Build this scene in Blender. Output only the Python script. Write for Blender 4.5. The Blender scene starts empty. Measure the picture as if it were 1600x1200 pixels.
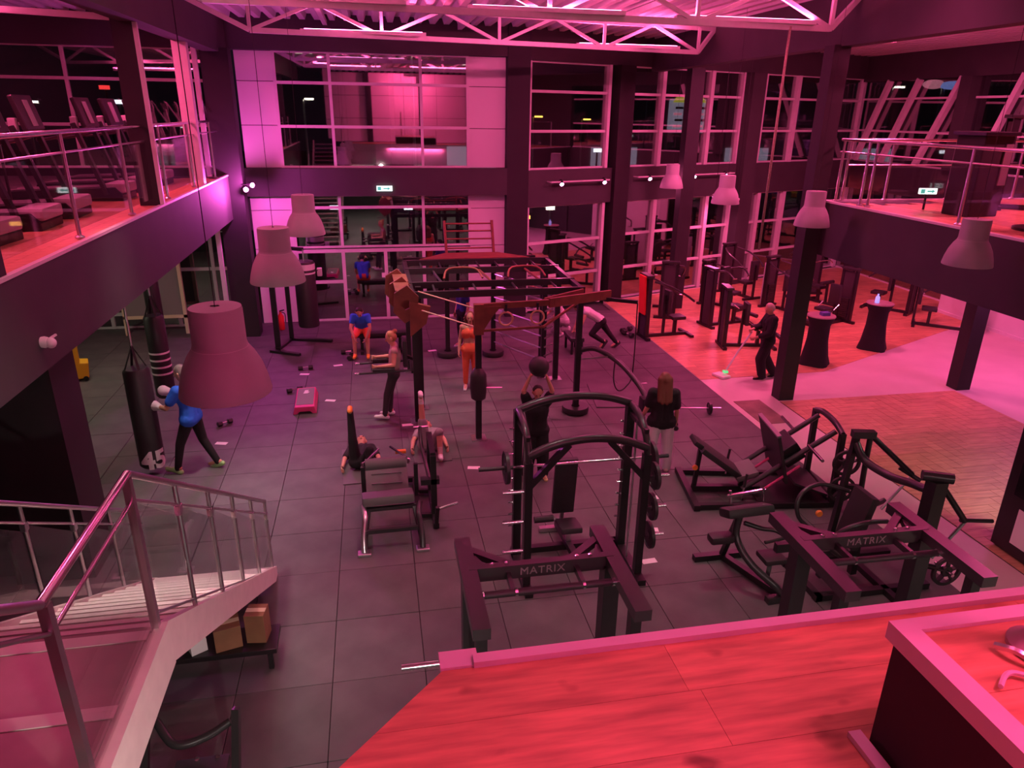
import bpy, bmesh, math, random
from mathutils import Vector, Matrix
random.seed(7)
S = bpy.context.scene
COL = S.collection
R = math.radians
# ------------------------------------------------------------------ camera
def set_camera():
    f, p, r, y = 1114.0, R(20.89), R(0.81), R(10.94)
    yaw = Matrix(((math.cos(y), -math.sin(y), 0), (math.sin(y), math.cos(y), 0), (0, 0, 1)))
    base = Matrix(((1, 0, 0), (0, 0, -1), (0, 1, 0)))
    P = Matrix(((1, 0, 0), (0, math.cos(p), -math.sin(p)), (0, math.sin(p), math.cos(p))))
    Q = Matrix(((math.cos(r), -math.sin(r), 0), (math.sin(r), math.cos(r), 0), (0, 0, 1)))
    M = Q @ P @ base @ yaw
    cd = bpy.data.cameras.new('camera'); cd.sensor_width = 36; cd.lens = f / 1600 * 36; cd.clip_start = .05
    co = bpy.data.objects.new('camera', cd); COL.objects.link(co)
    m = Matrix((M[0], -M[1], -M[2])).transposed().to_4x4(); m.translation = (0, 0, 5.45)
    co.matrix_world = m; S.camera = co
set_camera()
# ------------------------------------------------------------------ world and exposure
W = bpy.data.worlds.new('night'); S.world = W; W.use_nodes = True
W.node_tree.nodes['Background'].inputs[0].default_value = (.010, .006, .012, 1)
W.node_tree.nodes['Background'].inputs[1].default_value = 0.6
S.view_settings.view_transform = 'Standard'; S.view_settings.look = 'None'
S.view_settings.gamma = 1; S.view_settings.exposure = 0.0; S.view_settings.use_curve_mapping = False
MAG = (1.0, .075, .25); ROOF = (1.0, .065, .26); VIO = (1.0, .10, .70); WARM = (1.0, .84, .78); PINK = (1.0, .10, .32)
def aim(d):
    """rotation whose z axis is d and whose x axis stays along world X where it can"""
    z = Vector(d).normalized(); x = Vector((1, 0, 0)) if abs(z.x) < .95 else Vector((0, 1, 0)); x = (x - z * x.dot(z)).normalized(); y = z.cross(x)
    return Matrix((x, y, z)).transposed()
def lamp(name, kind, loc, power, color, direction=(0, 0, -1), size=.3, angle=120, blend=.6, parent=None, sizey=None, spread=None):
    d = bpy.data.lights.new(name, kind); d.energy = power; d.color = color
    if kind == 'AREA':
        d.shape = 'RECTANGLE'; d.size = size; d.size_y = sizey or size
        if spread: d.spread = R(spread)
    elif kind == 'SPOT': d.spot_size = R(angle); d.spot_blend = blend; d.shadow_soft_size = size
    else: d.shadow_soft_size = size
    o = bpy.data.objects.new(name, d); COL.objects.link(o)
    if parent:
        o.parent = parent; loc = tuple(a - b for a, b in zip(loc, parent.location))
    o.location = loc
    o.rotation_mode = 'QUATERNION'; o.rotation_quaternion = aim(-Vector(direction)).to_quaternion()
    return o
# ------------------------------------------------------------------ materials
MT = {}
def mat(name, col, rough=.5, metal=0, var=0, scale=8, bump=0, bscale=60, emit=None, estr=0, stretch=None, spec=.5, coat=0):
    m = bpy.data.materials.new(name); m.use_nodes = True; nt = m.node_tree; b = nt.nodes['Principled BSDF']
    b.inputs['Base Color'].default_value = (*col, 1); b.inputs['Roughness'].default_value = rough; b.inputs['Metallic'].default_value = metal
    b.inputs['Specular IOR Level'].default_value = spec
    if coat: b.inputs['Coat Weight'].default_value = coat
    tc = nt.nodes.new('ShaderNodeTexCoord'); mp = nt.nodes.new('ShaderNodeMapping')
    nt.links.new(tc.outputs['Object'], mp.inputs[0])
    if stretch: mp.inputs['Scale'].default_value = stretch
    if var:
        n = nt.nodes.new('ShaderNodeTexNoise'); n.inputs['Scale'].default_value = scale; n.inputs['Detail'].default_value = 5
        nt.links.new(mp.outputs[0], n.inputs['Vector'])
        rp = nt.nodes.new('ShaderNodeValToRGB')
        rp.color_ramp.elements[0].position = .3; rp.color_ramp.elements[1].position = .7
        rp.color_ramp.elements[0].color = (*[c * (1 - var) for c in col], 1)
        rp.color_ramp.elements[1].color = (*[min(1, c * (1 + var)) for c in col], 1)
        nt.links.new(n.outputs[0], rp.inputs[0])
        oi = nt.nodes.new('ShaderNodeObjectInfo'); hs = nt.nodes.new('ShaderNodeHueSaturation')
        mr = nt.nodes.new('ShaderNodeMapRange'); mr.inputs[3].default_value = 1 - var * .45; mr.inputs[4].default_value = 1 + var * .45
        nt.links.new(oi.outputs['Random'], mr.inputs[0]); nt.links.new(mr.outputs[0], hs.inputs['Value'])
        nt.links.new(rp.outputs[0], hs.inputs['Color']); nt.links.new(hs.outputs[0], b.inputs['Base Color'])
    if bump:
        n2 = nt.nodes.new('ShaderNodeTexNoise'); n2.inputs['Scale'].default_value = bscale
        nt.links.new(mp.outputs[0], n2.inputs['Vector'])
        bp = nt.nodes.new('ShaderNodeBump'); bp.inputs['Strength'].default_value = bump; bp.inputs['Distance'].default_value = .01
        nt.links.new(n2.outputs[0], bp.inputs['Height']); nt.links.new(bp.outputs[0], b.inputs['Normal'])
    if emit:
        b.inputs['Emission Color'].default_value = (*emit, 1); b.inputs['Emission Strength'].default_value = estr
    MT[name] = m; return m
def glassmat(name, tint, refl, rough=.02):
    m = bpy.data.materials.new(name); m.use_nodes = True; nt = m.node_tree; nt.nodes.clear()
    o = nt.nodes.new('ShaderNodeOutputMaterial'); mx = nt.nodes.new('ShaderNodeMixShader')
    t = nt.nodes.new('ShaderNodeBsdfTransparent'); t.inputs[0].default_value = (*tint, 1)
    g = nt.nodes.new('ShaderNodeBsdfGlossy'); g.inputs['Roughness'].default_value = rough
    lw = nt.nodes.new('ShaderNodeLayerWeight'); lw.inputs['Blend'].default_value = .5
    pw = nt.nodes.new('ShaderNodeMath'); pw.operation = 'POWER'; pw.inputs[1].default_value = 4; nt.links.new(lw.outputs['Facing'], pw.inputs[0])
    mr = nt.nodes.new('ShaderNodeMath'); mr.operation = 'MULTIPLY_ADD'; mr.inputs[1].default_value = .6; mr.inputs[2].default_value = refl
    mr.use_clamp = True
    nt.links.new(pw.outputs[0], mr.inputs[0]); nt.links.new(mr.outputs[0], mx.inputs[0])
    nt.links.new(t.outputs[0], mx.inputs[1]); nt.links.new(g.outputs[0], mx.inputs[2]); nt.links.new(mx.outputs[0], o.inputs[0])
    MT[name] = m; return m
mat('rubber', (.095, .09, .088), .62, var=.22, scale=2.2, bump=.15, bscale=90)
mat('rubber_joint', (.045, .042, .042), .9)
mat('oak', (.60, .35, .17), .42, var=.28, scale=3, stretch=(1, 9, 1))
mat('oak_x', (.60, .35, .17), .38, var=.28, scale=3, stretch=(1.2, 10, 1))
def knots(m):
    nt = m.node_tree; b = nt.nodes['Principled BSDF']; tc = [n for n in nt.nodes if n.type == 'TEX_COORD'][0]; mp = nt.nodes.new('ShaderNodeMapping'); mp.inputs['Scale'].default_value = (5, 9, 1)
    n = nt.nodes.new('ShaderNodeTexNoise'); n.inputs['Scale'].default_value = 1.0; n.inputs['Detail'].default_value = 2; rp = nt.nodes.new('ShaderNodeValToRGB'); rp.color_ramp.elements[0].position = .64; rp.color_ramp.elements[1].position = .76
    rp.color_ramp.elements[0].color = (1, 1, 1, 1); rp.color_ramp.elements[1].color = (.45, .38, .35, 1)
    mx = nt.nodes.new('ShaderNodeMix'); mx.data_type = 'RGBA'; mx.blend_type = 'MULTIPLY'; mx.inputs[0].default_value = 1; src = b.inputs['Base Color'].links[0].from_socket
    nt.links.new(tc.outputs['Object'], mp.inputs[0]); nt.links.new(mp.outputs[0], n.inputs['Vector']); nt.links.new(n.outputs[0], rp.inputs[0]); nt.links.new(src, mx.inputs[6]); nt.links.new(rp.outputs[0], mx.inputs[7]); nt.links.new(mx.outputs[2], b.inputs['Base Color'])
knots(MT['oak_x'])
mat('herring', (.50, .31, .17), .42, var=.22, scale=3, stretch=(1, 6, 1))
mat('path', (.62, .56, .50), .4, var=.06, scale=1.5)
mat('darkwall', (.055, .050, .052), .75, var=.08, scale=2)
mat('blackwall', (.022, .020, .021), .7, var=.1, scale=2)
mat('whitepanel', (.72, .70, .70), .45, var=.03, scale=1)
mat('alu', (.70, .68, .68), .45, var=.03)
mat('deck', (.72, .70, .70), .5, var=.05, scale=.6)
mat('trusswhite', (.70, .68, .68), .5, var=.05)
mat('steel', (.016, .014, .015), .38, var=.15, scale=5, spec=.5)
mat('steel_satin', (.030, .028, .029), .30, spec=.6)
mat('pad', (.030, .027, .028), .48, bump=.1, bscale=150)
mat('padgrey', (.12, .11, .11), .55, bump=.1, bscale=150)
mat('chrome', (.78, .77, .78), .14, 1)
mat('brushed', (.62, .61, .62), .3, 1)
mat('plate', (.03, .028, .028), .4)
mat('rust', (.20, .065, .035), .6, var=.2, scale=6)
mat('woodring', (.62, .40, .22), .5, var=.1)
mat('strap', (.70, .62, .40), .6)
mat('white', (.80, .79, .78), .5)
mat('red', (.75, .03, .03), .5)
mat('yellow', (.85, .45, .02), .45)
mat('orange', (.9, .30, .05), .5)
mat('shade', (.42, .40, .41), .55, var=.05, scale=4, bump=.05, bscale=200)
mat('shade_inner', (.8, .78, .75), .6)
mat('bulb', (.8, .8, .78), .3)
mat('diffuser', (1, 1, 1), .5, emit=(1, .88, .72), estr=4)
mat('led_mag', (1, .3, .7), .5, emit=(1, .35, .85), estr=40)
mat('led_soft', (1, .3, .7), .5, emit=(1, .30, .75), estr=9)
mat('exitlight', (.8, 1, .95), .5, emit=(.70, 1, .92), estr=1.6)
mat('exitgreen', (.05, .5, .35), .5, emit=(.10, .55, .45), estr=.8)
mat('streetlight', (1, 1, .9), .5, emit=(1, .95, .75), estr=14)
mat('amberlight', (1, .6, .1), .5, emit=(1, .55, .08), estr=9)
mat('whitelight', (1, 1, 1), .5, emit=(.85, .92, 1), estr=5)
mat('redlight', (1, .1, .1), .5, emit=(1, .05, .05), estr=3)
mat('bluelight', (.1, .1, 1), .5, emit=(.10, .08, 1), estr=3)
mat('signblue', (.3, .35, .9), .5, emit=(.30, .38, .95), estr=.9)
mat('signpink', (.9, .3, .4), .5, emit=(.95, .30, .42), estr=.9)
mat('signpale', (.8, .8, .9), .5, emit=(.62, .58, .78), estr=.55)
mat('signyellow', (.9, .8, .1), .5, emit=(.85, .80, .08), estr=.7)
mat('asphalt', (.05, .05, .05), .8, var=.2, scale=.3)
mat('grassout', (.05, .08, .02), .9, var=.3, scale=.5)
mat('facadeout', (.30, .29, .28), .8, var=.1)
mat('cardboard', (.26, .13, .065), .7, var=.15, scale=4)
mat('screen', (.01, .01, .012), .15)
mat('stringer', (.76, .72, .66), .45, var=.05)
mat('vinyl', (.30, .22, .20), .35, var=.15, scale=3)
mat('rope', (.42, .34, .26), .9, var=.3, scale=60)
mat('magenta_step', (.70, .05, .22), .45)
mat('greytop', (.22, .21, .20), .7)
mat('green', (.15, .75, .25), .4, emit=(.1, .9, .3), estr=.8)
mat('bluepad', (.10, .10, .35), .4)
mat('towel', (.8, .04, .03), .8)
mat('blackcloth', (.012, .011, .012), .9)
mat('mat_brown', (.22, .16, .12), .9, var=.3, scale=3)
# clothes and skin
mat('skin', (.62, .33, .22), .5, var=.05)
mat('skin_dark', (.45, .23, .15), .5, var=.05)
mat('hair_dark', (.025, .015, .012), .6, bump=.3, bscale=80)
mat('hair_red', (.15, .055, .025), .55, bump=.3, bscale=80)
mat('hair_blond', (.42, .22, .09), .55, bump=.3, bscale=80)
mat('hair_grey', (.25, .22, .2), .6, bump=.3, bscale=80)
mat('cl_black', (.012, .011, .012), .85)
mat('cl_darkgrey', (.045, .035, .04), .8)
mat('cl_blue', (.02, .14, .72), .75, var=.08)
mat('cl_navy', (.025, .03, .22), .75)
mat('cl_white', (.70, .67, .66), .8, var=.04)
mat('cl_grey', (.30, .27, .27), .85, var=.1)
mat('cl_orange', (.80, .13, .06), .75, var=.06)
mat('cl_beige', (.55, .42, .36), .8)
mat('cl_yellow', (.75, .55, .25), .7)
mat('shoe_orange', (.95, .38, .05), .5)
mat('shoe_green', (.30, .62, .22), .5)
mat('eye', (.01, .01, .01), .3)
glassmat('window_glass', (.80, .78, .80), .36)
glassmat('rail_glass', (.95, .96, .95), .045)
# ------------------------------------------------------------------ mesh builder
class MB:
    def __init__(s): s.v = []; s.f = []
    def add(s, vs, fs):
        n = len(s.v); s.v += [tuple(v) for v in vs]; s.f += [tuple(i + n for i in f) for f in fs]; return s
    def box(s, c, d, rz=0, rx=0, ry=0):
        m = Matrix.Rotation(rz, 3, 'Z') @ Matrix.Rotation(ry, 3, 'Y') @ Matrix.Rotation(rx, 3, 'X')
        vs = [Vector(c) + m @ Vector((d[0] / 2 * x, d[1] / 2 * y, d[2] / 2 * z)) for x in (-1, 1) for y in (-1, 1) for z in (-1, 1)]
        return s.add(vs, [(0, 1, 3, 2), (4, 6, 7, 5), (0, 4, 5, 1), (2, 3, 7, 6), (0, 2, 6, 4), (1, 5, 7, 3)])
    def span(s, a, b):
        return s.box([(x + y) / 2 for x, y in zip(a, b)], [abs(x - y) for x, y in zip(a, b)])
    def bar(s, a, b, w, h, up=(0, 0, 1)):
        a = Vector(a); b = Vector(b); d = (b - a).normalized(); u = Vector(up)
        if abs(d.dot(u)) > .98: u = Vector((0, 1, 0))
        x = d.cross(u).normalized(); u = x.cross(d)
        vs = [p + x * (w / 2 * i) + u * (h / 2 * j) for p in (a, b) for i, j in ((-1, -1), (1, -1), (1, 1), (-1, 1))]
        return s.add(vs, [(3, 2, 1, 0), (4, 5, 6, 7), (0, 1, 5, 4), (1, 2, 6, 5), (2, 3, 7, 6), (3, 0, 4, 7)])
    def tube(s, pts, r, seg=8, closed=False):
        P = [Vector(p) for p in pts]; n = len(P); rs = r if isinstance(r, (list, tuple)) else [r] * n
        T = []
        for i in range(n):
            if closed: t = P[(i + 1) % n] - P[i - 1]
            else: t = (P[min(i + 1, n - 1)] - P[max(i - 1, 0)])
            T.append(t.normalized())
        u = Vector((0, 0, 1)) if abs(T[0].z) < .9 else Vector((1, 0, 0))
        u = (u - T[0] * u.dot(T[0])).normalized(); vs = []
        for i in range(n):
            u = (u - T[i] * u.dot(T[i])).normalized(); w = T[i].cross(u)
            vs += [P[i] + (u * math.cos(2 * math.pi * k / seg) + w * math.sin(2 * math.pi * k / seg)) * rs[i] for k in range(seg)]
        fs = []
        for i in range(n if closed else n - 1):
            j = (i + 1) % n
            for k in range(seg):
                l = (k + 1) % seg; fs.append((i * seg + k, i * seg + l, j * seg + l, j * seg + k))
        if not closed: fs += [tuple(range(seg))[::-1], tuple((n - 1) * seg + k for k in range(seg))]
        return s.add(vs, fs)
    def cyl(s, a, b, r, seg=14): return s.tube([a, b], r, seg)
    def lathe(s, prof, c=(0, 0, 0), seg=24, axis='z', caps=True):
        vs = []
        for r, h in prof:
            for k in range(seg):
                a = 2 * math.pi * k / seg; p = (r * math.cos(a), r * math.sin(a), h)
                if axis == 'x': p = (p[2], p[0], p[1])
                elif axis == 'y': p = (p[1], p[2], p[0])
                vs.append(tuple(x + y for x, y in zip(p, c)))
        fs = []
        for i in range(len(prof) - 1):
            for k in range(seg):
                l = (k + 1) % seg; fs.append((i * seg + k, i * seg + l, (i + 1) * seg + l, (i + 1) * seg + k))
        if caps: fs += [tuple(range(seg))[::-1], tuple((len(prof) - 1) * seg + k for k in range(seg))]
        return s.add(vs, fs)
    def prism(s, poly, a, b, axis='z'):
        def P(p, h): return (p[0], p[1], h) if axis == 'z' else ((h, p[0], p[1]) if axis == 'x' else (p[0], h, p[1]))
        n = len(poly); vs = [P(p, a) for p in poly] + [P(p, b) for p in poly]
        fs = [tuple(range(n))[::-1], tuple(range(n, 2 * n))] + [(i, (i + 1) % n, n + (i + 1) % n, n + i) for i in range(n)]
        return s.add(vs, fs)
    def cap(s, a, b, r1, r2, seg=10, rings=3):
        a = Vector(a); b = Vector(b); d = b - a; L = d.length or 1e-4; d = d / L if L > 1e-3 else Vector((0, 0, 1))
        u = Vector((0, 0, 1)) if abs(d.z) < .9 else Vector((1, 0, 0)); u = (u - d * u.dot(d)).normalized(); w = d.cross(u)
        prof = [(r1 * math.cos(t), -r1 * math.sin(t)) for t in [math.pi / 2 * (1 - (i + .25) / (rings + .25)) for i in range(rings)]] + [(r1, 0)]
        prof += [(r2, L)] + [(r2 * math.cos(t), L + r2 * math.sin(t)) for t in [math.pi / 2 * (i + 1) / (rings + .25) for i in range(rings)]]
        vs = []
        for r, h in prof: vs += [a + d * h + (u * math.cos(2 * math.pi * k / seg) + w * math.sin(2 * math.pi * k / seg)) * r for k in range(seg)]
        fs = []
        for i in range(len(prof) - 1):
            for k in range(seg):
                l = (k + 1) % seg; fs.append((i * seg + k, i * seg + l, (i + 1) * seg + l, (i + 1) * seg + k))
        fs += [tuple(range(seg))[::-1], tuple((len(prof) - 1) * seg + k for k in range(seg))]
        return s.add(vs, fs)
    def ell(s, c, r, seg=14, rings=8):
        prof = [(max(.02, math.sin(math.pi * i / rings)), -math.cos(math.pi * i / rings)) for i in range(rings + 1)]
        vs = [(c[0] + r[0] * q * math.cos(2 * math.pi * k / seg), c[1] + r[1] * q * math.sin(2 * math.pi * k / seg), c[2] + r[2] * h) for q, h in prof for k in range(seg)]
        fs = [(i * seg + k, i * seg + (k + 1) % seg, (i + 1) * seg + (k + 1) % seg, (i + 1) * seg + k) for i in range(rings) for k in range(seg)]
        fs += [tuple(range(seg))[::-1], tuple(rings * seg + k for k in range(seg))]
        return s.add(vs, fs)
    def mesh(s, name, m, bev=0, smooth=False):
        me = bpy.data.meshes.new(name); me.from_pydata(s.v, [], s.f)
        b = bmesh.new(); b.from_mesh(me); bmesh.ops.recalc_face_normals(b, faces=b.faces)
        if bev:
            bmesh.ops.bevel(b, geom=[e for e in b.edges], offset=bev, segments=2, profile=.6, affect='EDGES', clamp_overlap=True)
        b.to_mesh(me); b.free()
        if smooth:
            for p in me.polygons: p.use_smooth = True
            if smooth != 'all' and hasattr(me, 'set_sharp_from_angle'): me.set_sharp_from_angle(angle=R(40))
        me.materials.append(MT[m]); return me
    def build(s, name, m, parent=None, bev=0, smooth=False, world=False, label=None):
        if world and parent is not None:
            inv = parent.matrix_basis.inverted(); s.v = [tuple(inv @ Vector(v)) for v in s.v]
        o = bpy.data.objects.new(name, s.mesh(name, m, bev, smooth)); COL.objects.link(o)
        if parent is not None: o.parent = parent
        if label: o['label'] = label
        return o
def curve(pts, n=8):
    P = [Vector(p) for p in pts]; out = []
    for i in range(len(P) - 1):
        a = P[max(i - 1, 0)]; b = P[i]; c = P[i + 1]; d = P[min(i + 2, len(P) - 1)]
        for k in range(n):
            t = k / n; out.append(.5 * ((2 * b) + (c - a) * t + (2 * a - 5 * b + 4 * c - d) * t * t + (3 * b - a - 3 * c + d) * t ** 3))
    out.append(P[-1]); return out
def thing(name, label, cat, loc=(0, 0, 0), rz=0, group=None):
    o = bpy.data.objects.new(name, None); COL.objects.link(o); o.empty_display_size = .2
    o.location = loc; o.rotation_euler = (0, 0, rz); o['label'] = label; o['category'] = cat
    if group: o['group'] = group
    bpy_basis(o); return o
def bpy_basis(o): o.matrix_basis = Matrix.Translation(o.location) @ Matrix.Rotation(o.rotation_euler.z, 4, 'Z')
def tag(o, label, cat, group=None):
    o['label'] = label; o['category'] = cat
    if group: o['group'] = group
    return o
def struct(o): o['kind'] = 'structure'; return o
def dup(root, loc, rz=None, label=None, group=None):
    r = root.copy(); COL.objects.link(r); z = root.rotation_euler.z if rz is None else rz
    r.matrix_basis = Matrix.Translation(loc) @ Matrix.Rotation(z, 4, 'Z')
    if label: r['label'] = label
    if group: r['group'] = group
    for ch in list(root.children):
        c = ch.copy(); COL.objects.link(c); c.parent = r
        if ch.type == 'LIGHT': c.data = ch.data
        for g in list(ch.children):
            d = g.copy(); COL.objects.link(d); d.parent = c
    return r
def clone(o, parent, loc, rz=0):
    c = o.copy(); COL.objects.link(c); c.parent = parent; c.matrix_basis = Matrix.Translation(loc) @ Matrix.Rotation(rz, 4, 'Z'); return c
# ------------------------------------------------------------------ magenta and white lights of the hall (fixtures are built further down)
def led_fixture(loc, power, color, direction, label, sx=.9, sy=.12):
    """a slim linear flood fitting: housing, lens and its light"""
    t = thing('flood_light', label, 'light', loc)
    d = Vector(direction).normalized(); q = aim(d)
    b = MB().box((0, 0, -.04), (sx, sy, .06)); b.v = [tuple(q @ Vector(v)) for v in b.v]; b.build('housing', 'trusswhite', t)
    b = MB().box((0, 0, -.006), (sx * .94, sy * .8, .008)); b.v = [tuple(q @ Vector(v)) for v in b.v]; b.build('lens', 'led_soft', t)
    if loc[2] < 7.2 and (loc[0] > 8 or loc[0] < -4 or loc[1] < 1):
        for q_ in (-.4, .4): MB().cyl((q_ * sx, 0, 0), (q_ * sx, 0, 7.425 - loc[2]), .008, 6).build('suspension_rod', 'steel', t)
    l = lamp('flood_lamp', 'AREA', tuple(Vector(loc) + d * .01), power, color, d, sx, parent=t, sizey=sy)
    return t
# ------------------------------------------------------------------ floors
def clip(poly, n, c):
    out = []
    for i in range(len(poly)):
        a, b = poly[i], poly[(i + 1) % len(poly)]
        da = n[0] * a[0] + n[1] * a[1] - c; db = n[0] * b[0] + n[1] * b[1] - c
        if da >= 0: out.append(a)
        if (da >= 0) != (db >= 0):
            t = da / (da - db); out.append((a[0] + (b[0] - a[0]) * t, a[1] + (b[1] - a[1]) * t))
    return out
floor = struct(MB().span((-11, -4, -.3), (17.6, 19.7, -.032)).build('floor', 'rubber_joint'))
TX, TY = .94, .96
tile = MB().box((0, 0, -.016), (TX - .006, TY - .006, .032)).mesh('rubber_tile', 'rubber', .006)
for i in range(15):
    for j in range(16):
        o = bpy.data.objects.new('rubber_tile', tile); COL.objects.link(o); o.parent = floor
        o.location = (-.67 + TX * (i - 7 + .5), 4.0 + TY * (j + .5), random.uniform(-.0015, .0015)); o.rotation_euler = (0, 0, random.choice((0, math.pi)))
MB().span((-11, -4, -.032), (6.85, 3.99, 0)).span((-11, 4, -.032), (-7.26, 19.6, 0)).span((-7.26, 19.37, -.032), (6.85, 19.6, 0)).build('rubber_margin', 'rubber', floor)
path = struct(MB().prism([(6.85, -4), (17.6, -4), (17.6, 24.7), (6.85, 20.7)], -.3, 0).build('floor_path', 'path'))
wood = struct(MB().prism([(6.86, 13.65), (9.9, 13.72), (16.6, 16.9), (17.5, 17.3), (17.5, 24.5), (6.86, 20.6)], 0, .006).build('floor_wood', 'oak'))
# procedural plank seams for the far wood floor
def plank_nodes(m, w, l):
    nt = m.node_tree; b = nt.nodes['Principled BSDF']; tc = [n for n in nt.nodes if n.type == 'TEX_COORD'][0]
    br = nt.nodes.new('ShaderNodeTexBrick'); br.inputs['Scale'].default_value = 1; br.inputs['Brick Width'].default_value = l; br.inputs['Row Height'].default_value = w
    br.inputs['Mortar Size'].default_value = .004; br.inputs['Color1'].default_value = (1, 1, 1, 1); br.inputs['Color2'].default_value = (.78, .78, .78, 1); br.inputs['Mortar'].default_value = (.4, .4, .4, 1)
    src = b.inputs['Base Color'].links[0].from_socket; mx = nt.nodes.new('ShaderNodeMix'); mx.data_type = 'RGBA'; mx.blend_type = 'MULTIPLY'; mx.inputs[0].default_value = 1
    nt.links.new(tc.outputs['Object'], br.inputs['Vector']); nt.links.new(src, mx.inputs[6]); nt.links.new(br.outputs['Color'], mx.inputs[7]); nt.links.new(mx.outputs[2], b.inputs['Base Color'])
plank_nodes(MT['oak'], .19, 1.3)
hb = struct(MB().span((7.92, 3.2, .0), (12.0, 12.2, .004)).build('floor_herringbone', 'rubber_joint'))
w_, L_ = .19, .76
for m_ in range(-14, 15):
    for k in range(-70, 71):
        for hv in (0, 1):
            x = 7.92 + k * w_ + m_ * L_; y = 6 + k * w_ - m_ * L_ + (w_ if hv else 0)
            dx, dy = (w_, L_) if hv else (L_, w_)
            x0, x1 = max(x, 7.93), min(x + dx, 11.99); y0, y1 = max(y, 4.6), min(y + dy, 12.19)
            if x1 - x0 < .02 or y1 - y0 < .02: continue
            g = .003
            o = MB().span((x0 + g, y0 + g, .004), (x1 - g, y1 - g, .010 + random.uniform(0, .001))).build('herringbone_plank', 'herring', hb)
MB().span((6.98, 11.2, .0), (7.55, 12.35, .008)).build('floor_hatch', 'mat_brown', path)
# near upper floor (the camera stands on it)
nf = struct(MB().prism([(.12, 1.6), (8.2, 1.6), (8.2, -3), (-1.4, -3), (-1.4, .08)], 3.0, 3.95).build('floor_upper_near', 'whitepanel'))
n = 0; y = 1.6
while y > -.6:
    x = -1.6 - random.uniform(0, 1.1)
    while x < 4.5:
        poly = [(x + .0006, y - .1894), (x + 1.2194, y - .1894), (x + 1.2194, y - .0006), (x + .0006, y - .0006)]
        poly = clip(clip(clip(poly, (-.7071, -.7071) if False else (.7071, -.7071), (.12 * .7071 - 1.6 * .7071)), (1, 0), -1.4), (0, -1), -1.6)
        if len(poly) > 2: MB().prism(poly, 3.95, 3.97).build('floor_plank', 'oak_x', nf)
        x += 1.22
    y -= .19
MB().span((.21, 1.595, 3.965), (6, 1.632, 3.99)).build('edge_trim', 'alu', nf)
MB().span((.115, 1.60, 3.955), (.225, 1.668, 3.978)).build('base_plate', 'alu', nf)
bx = thing('platform_box', 'black sided raised platform with red lit wooden top in the near corner', 'platform', (1.15, -1, 3.97))
MB().span((1.165, -.98, 3.97), (3.4, 1.175, 4.30)).build('body', 'blackwall', bx, world=True)
y = 1.15
while y > -.4:
    x = 1.2 - random.uniform(0, .9)
    while x < 3.4:
        x0 = max(x, 1.205); MB().span((x0 + .0006, y - .1894, 4.30), (min(x + 1.2194, 3.4), y - .0006, 4.322)).build('top_plank', 'oak_x', bx, world=True); x += 1.22
    y -= .19
MB().span((1.15, -.98, 4.285), (1.205, 1.19, 4.332)).span((1.205, 1.15, 4.285), (3.4, 1.19, 4.332)).build('edge_trim', 'alu', bx, world=True)
MB().span((1.115, -.98, 3.972), (1.15, 1.195, 3.988)).build('skirting', 'alu', bx, world=True)
pole = thing('rail_post', 'thick round post standing on the raised platform at the right edge', 'post', (1.435, 1.05, 4.324))
MB().lathe([(.032, 0), (.032, 1.0), (.026, 1.02)], seg=20).build('shaft', 'vinyl', pole, smooth=True)
MB().lathe([(.07, 0), (.07, .012), (.04, .03)], seg=20).build('base_flange', 'vinyl', pole, smooth=True)
tag(MB().tube(curve([(1.24, .96, 4.336), (1.30, .99, 4.336), (1.38, .93, 4.336), (1.50, .90, 4.336), (1.62, .94, 4.336)]), .006, 6).build('power_cable', 'alu', smooth=True), 'thin pale cable curling over the wooden platform top beside the post', 'cable')
tag(MB().tube(curve([(1.33, 1.07, 4.336), (1.345, 1.03, 4.35), (1.385, .985, 4.336), (1.44, .955, 4.336), (1.55, .955, 4.336)]), .009, 6).build('cable_loop', 'brushed', smooth=True), 'shiny pink cable loop around the foot of the round post', 'cable')
# mezzanines
ml = struct(MB().span((-10.5, 2.5, 2.95), (-3.33, 18.35, 3.95)).build('floor_mezzanine_left', 'darkwall'))
pm = MB().box((0, 0, .01), (.196, 1.215, .02)).mesh('floor_plank', 'oak_x')
def planks(parent, x0, x1, y0, y1):
    x = x0 + .1
    while x < x1:
        y = y0 + random.uniform(.61, 1.2)
        while y < y1 - .6:
            o = bpy.data.objects.new('floor_plank', pm); COL.objects.link(o); o.parent = parent; o.location = (x, y, 3.95); y += 1.22
        x += .2
planks(ml, -5.4, -3.4, 6.2, 18.3)
MB().span((-10.4, 2.6, 3.95), (-5.41, 18.3, 3.968)).build('rubber_sheet', 'rubber', ml)
MB().span((-3.385, 2.5, 3.95), (-3.32, 18.35, 3.985)).build('edge_trim', 'alu', ml)
mr = struct(MB().span((8.3, 1.0, 2.98), (17.4, 12.45, 3.95)).build('floor_mezzanine_right', 'darkwall'))
planks(mr, 8.37, 10.4, 4.2, 12.4)
MB().span((10.41, 1.1, 3.95), (17.3, 12.4, 3.968)).build('carpet', 'oak_x', mr)
MB().span((8.29, 1.0, 3.95), (8.355, 12.45, 3.985)).span((8.355, 12.39, 3.95), (17.4, 12.46, 3.985)).build('edge_trim', 'alu', mr)
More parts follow.
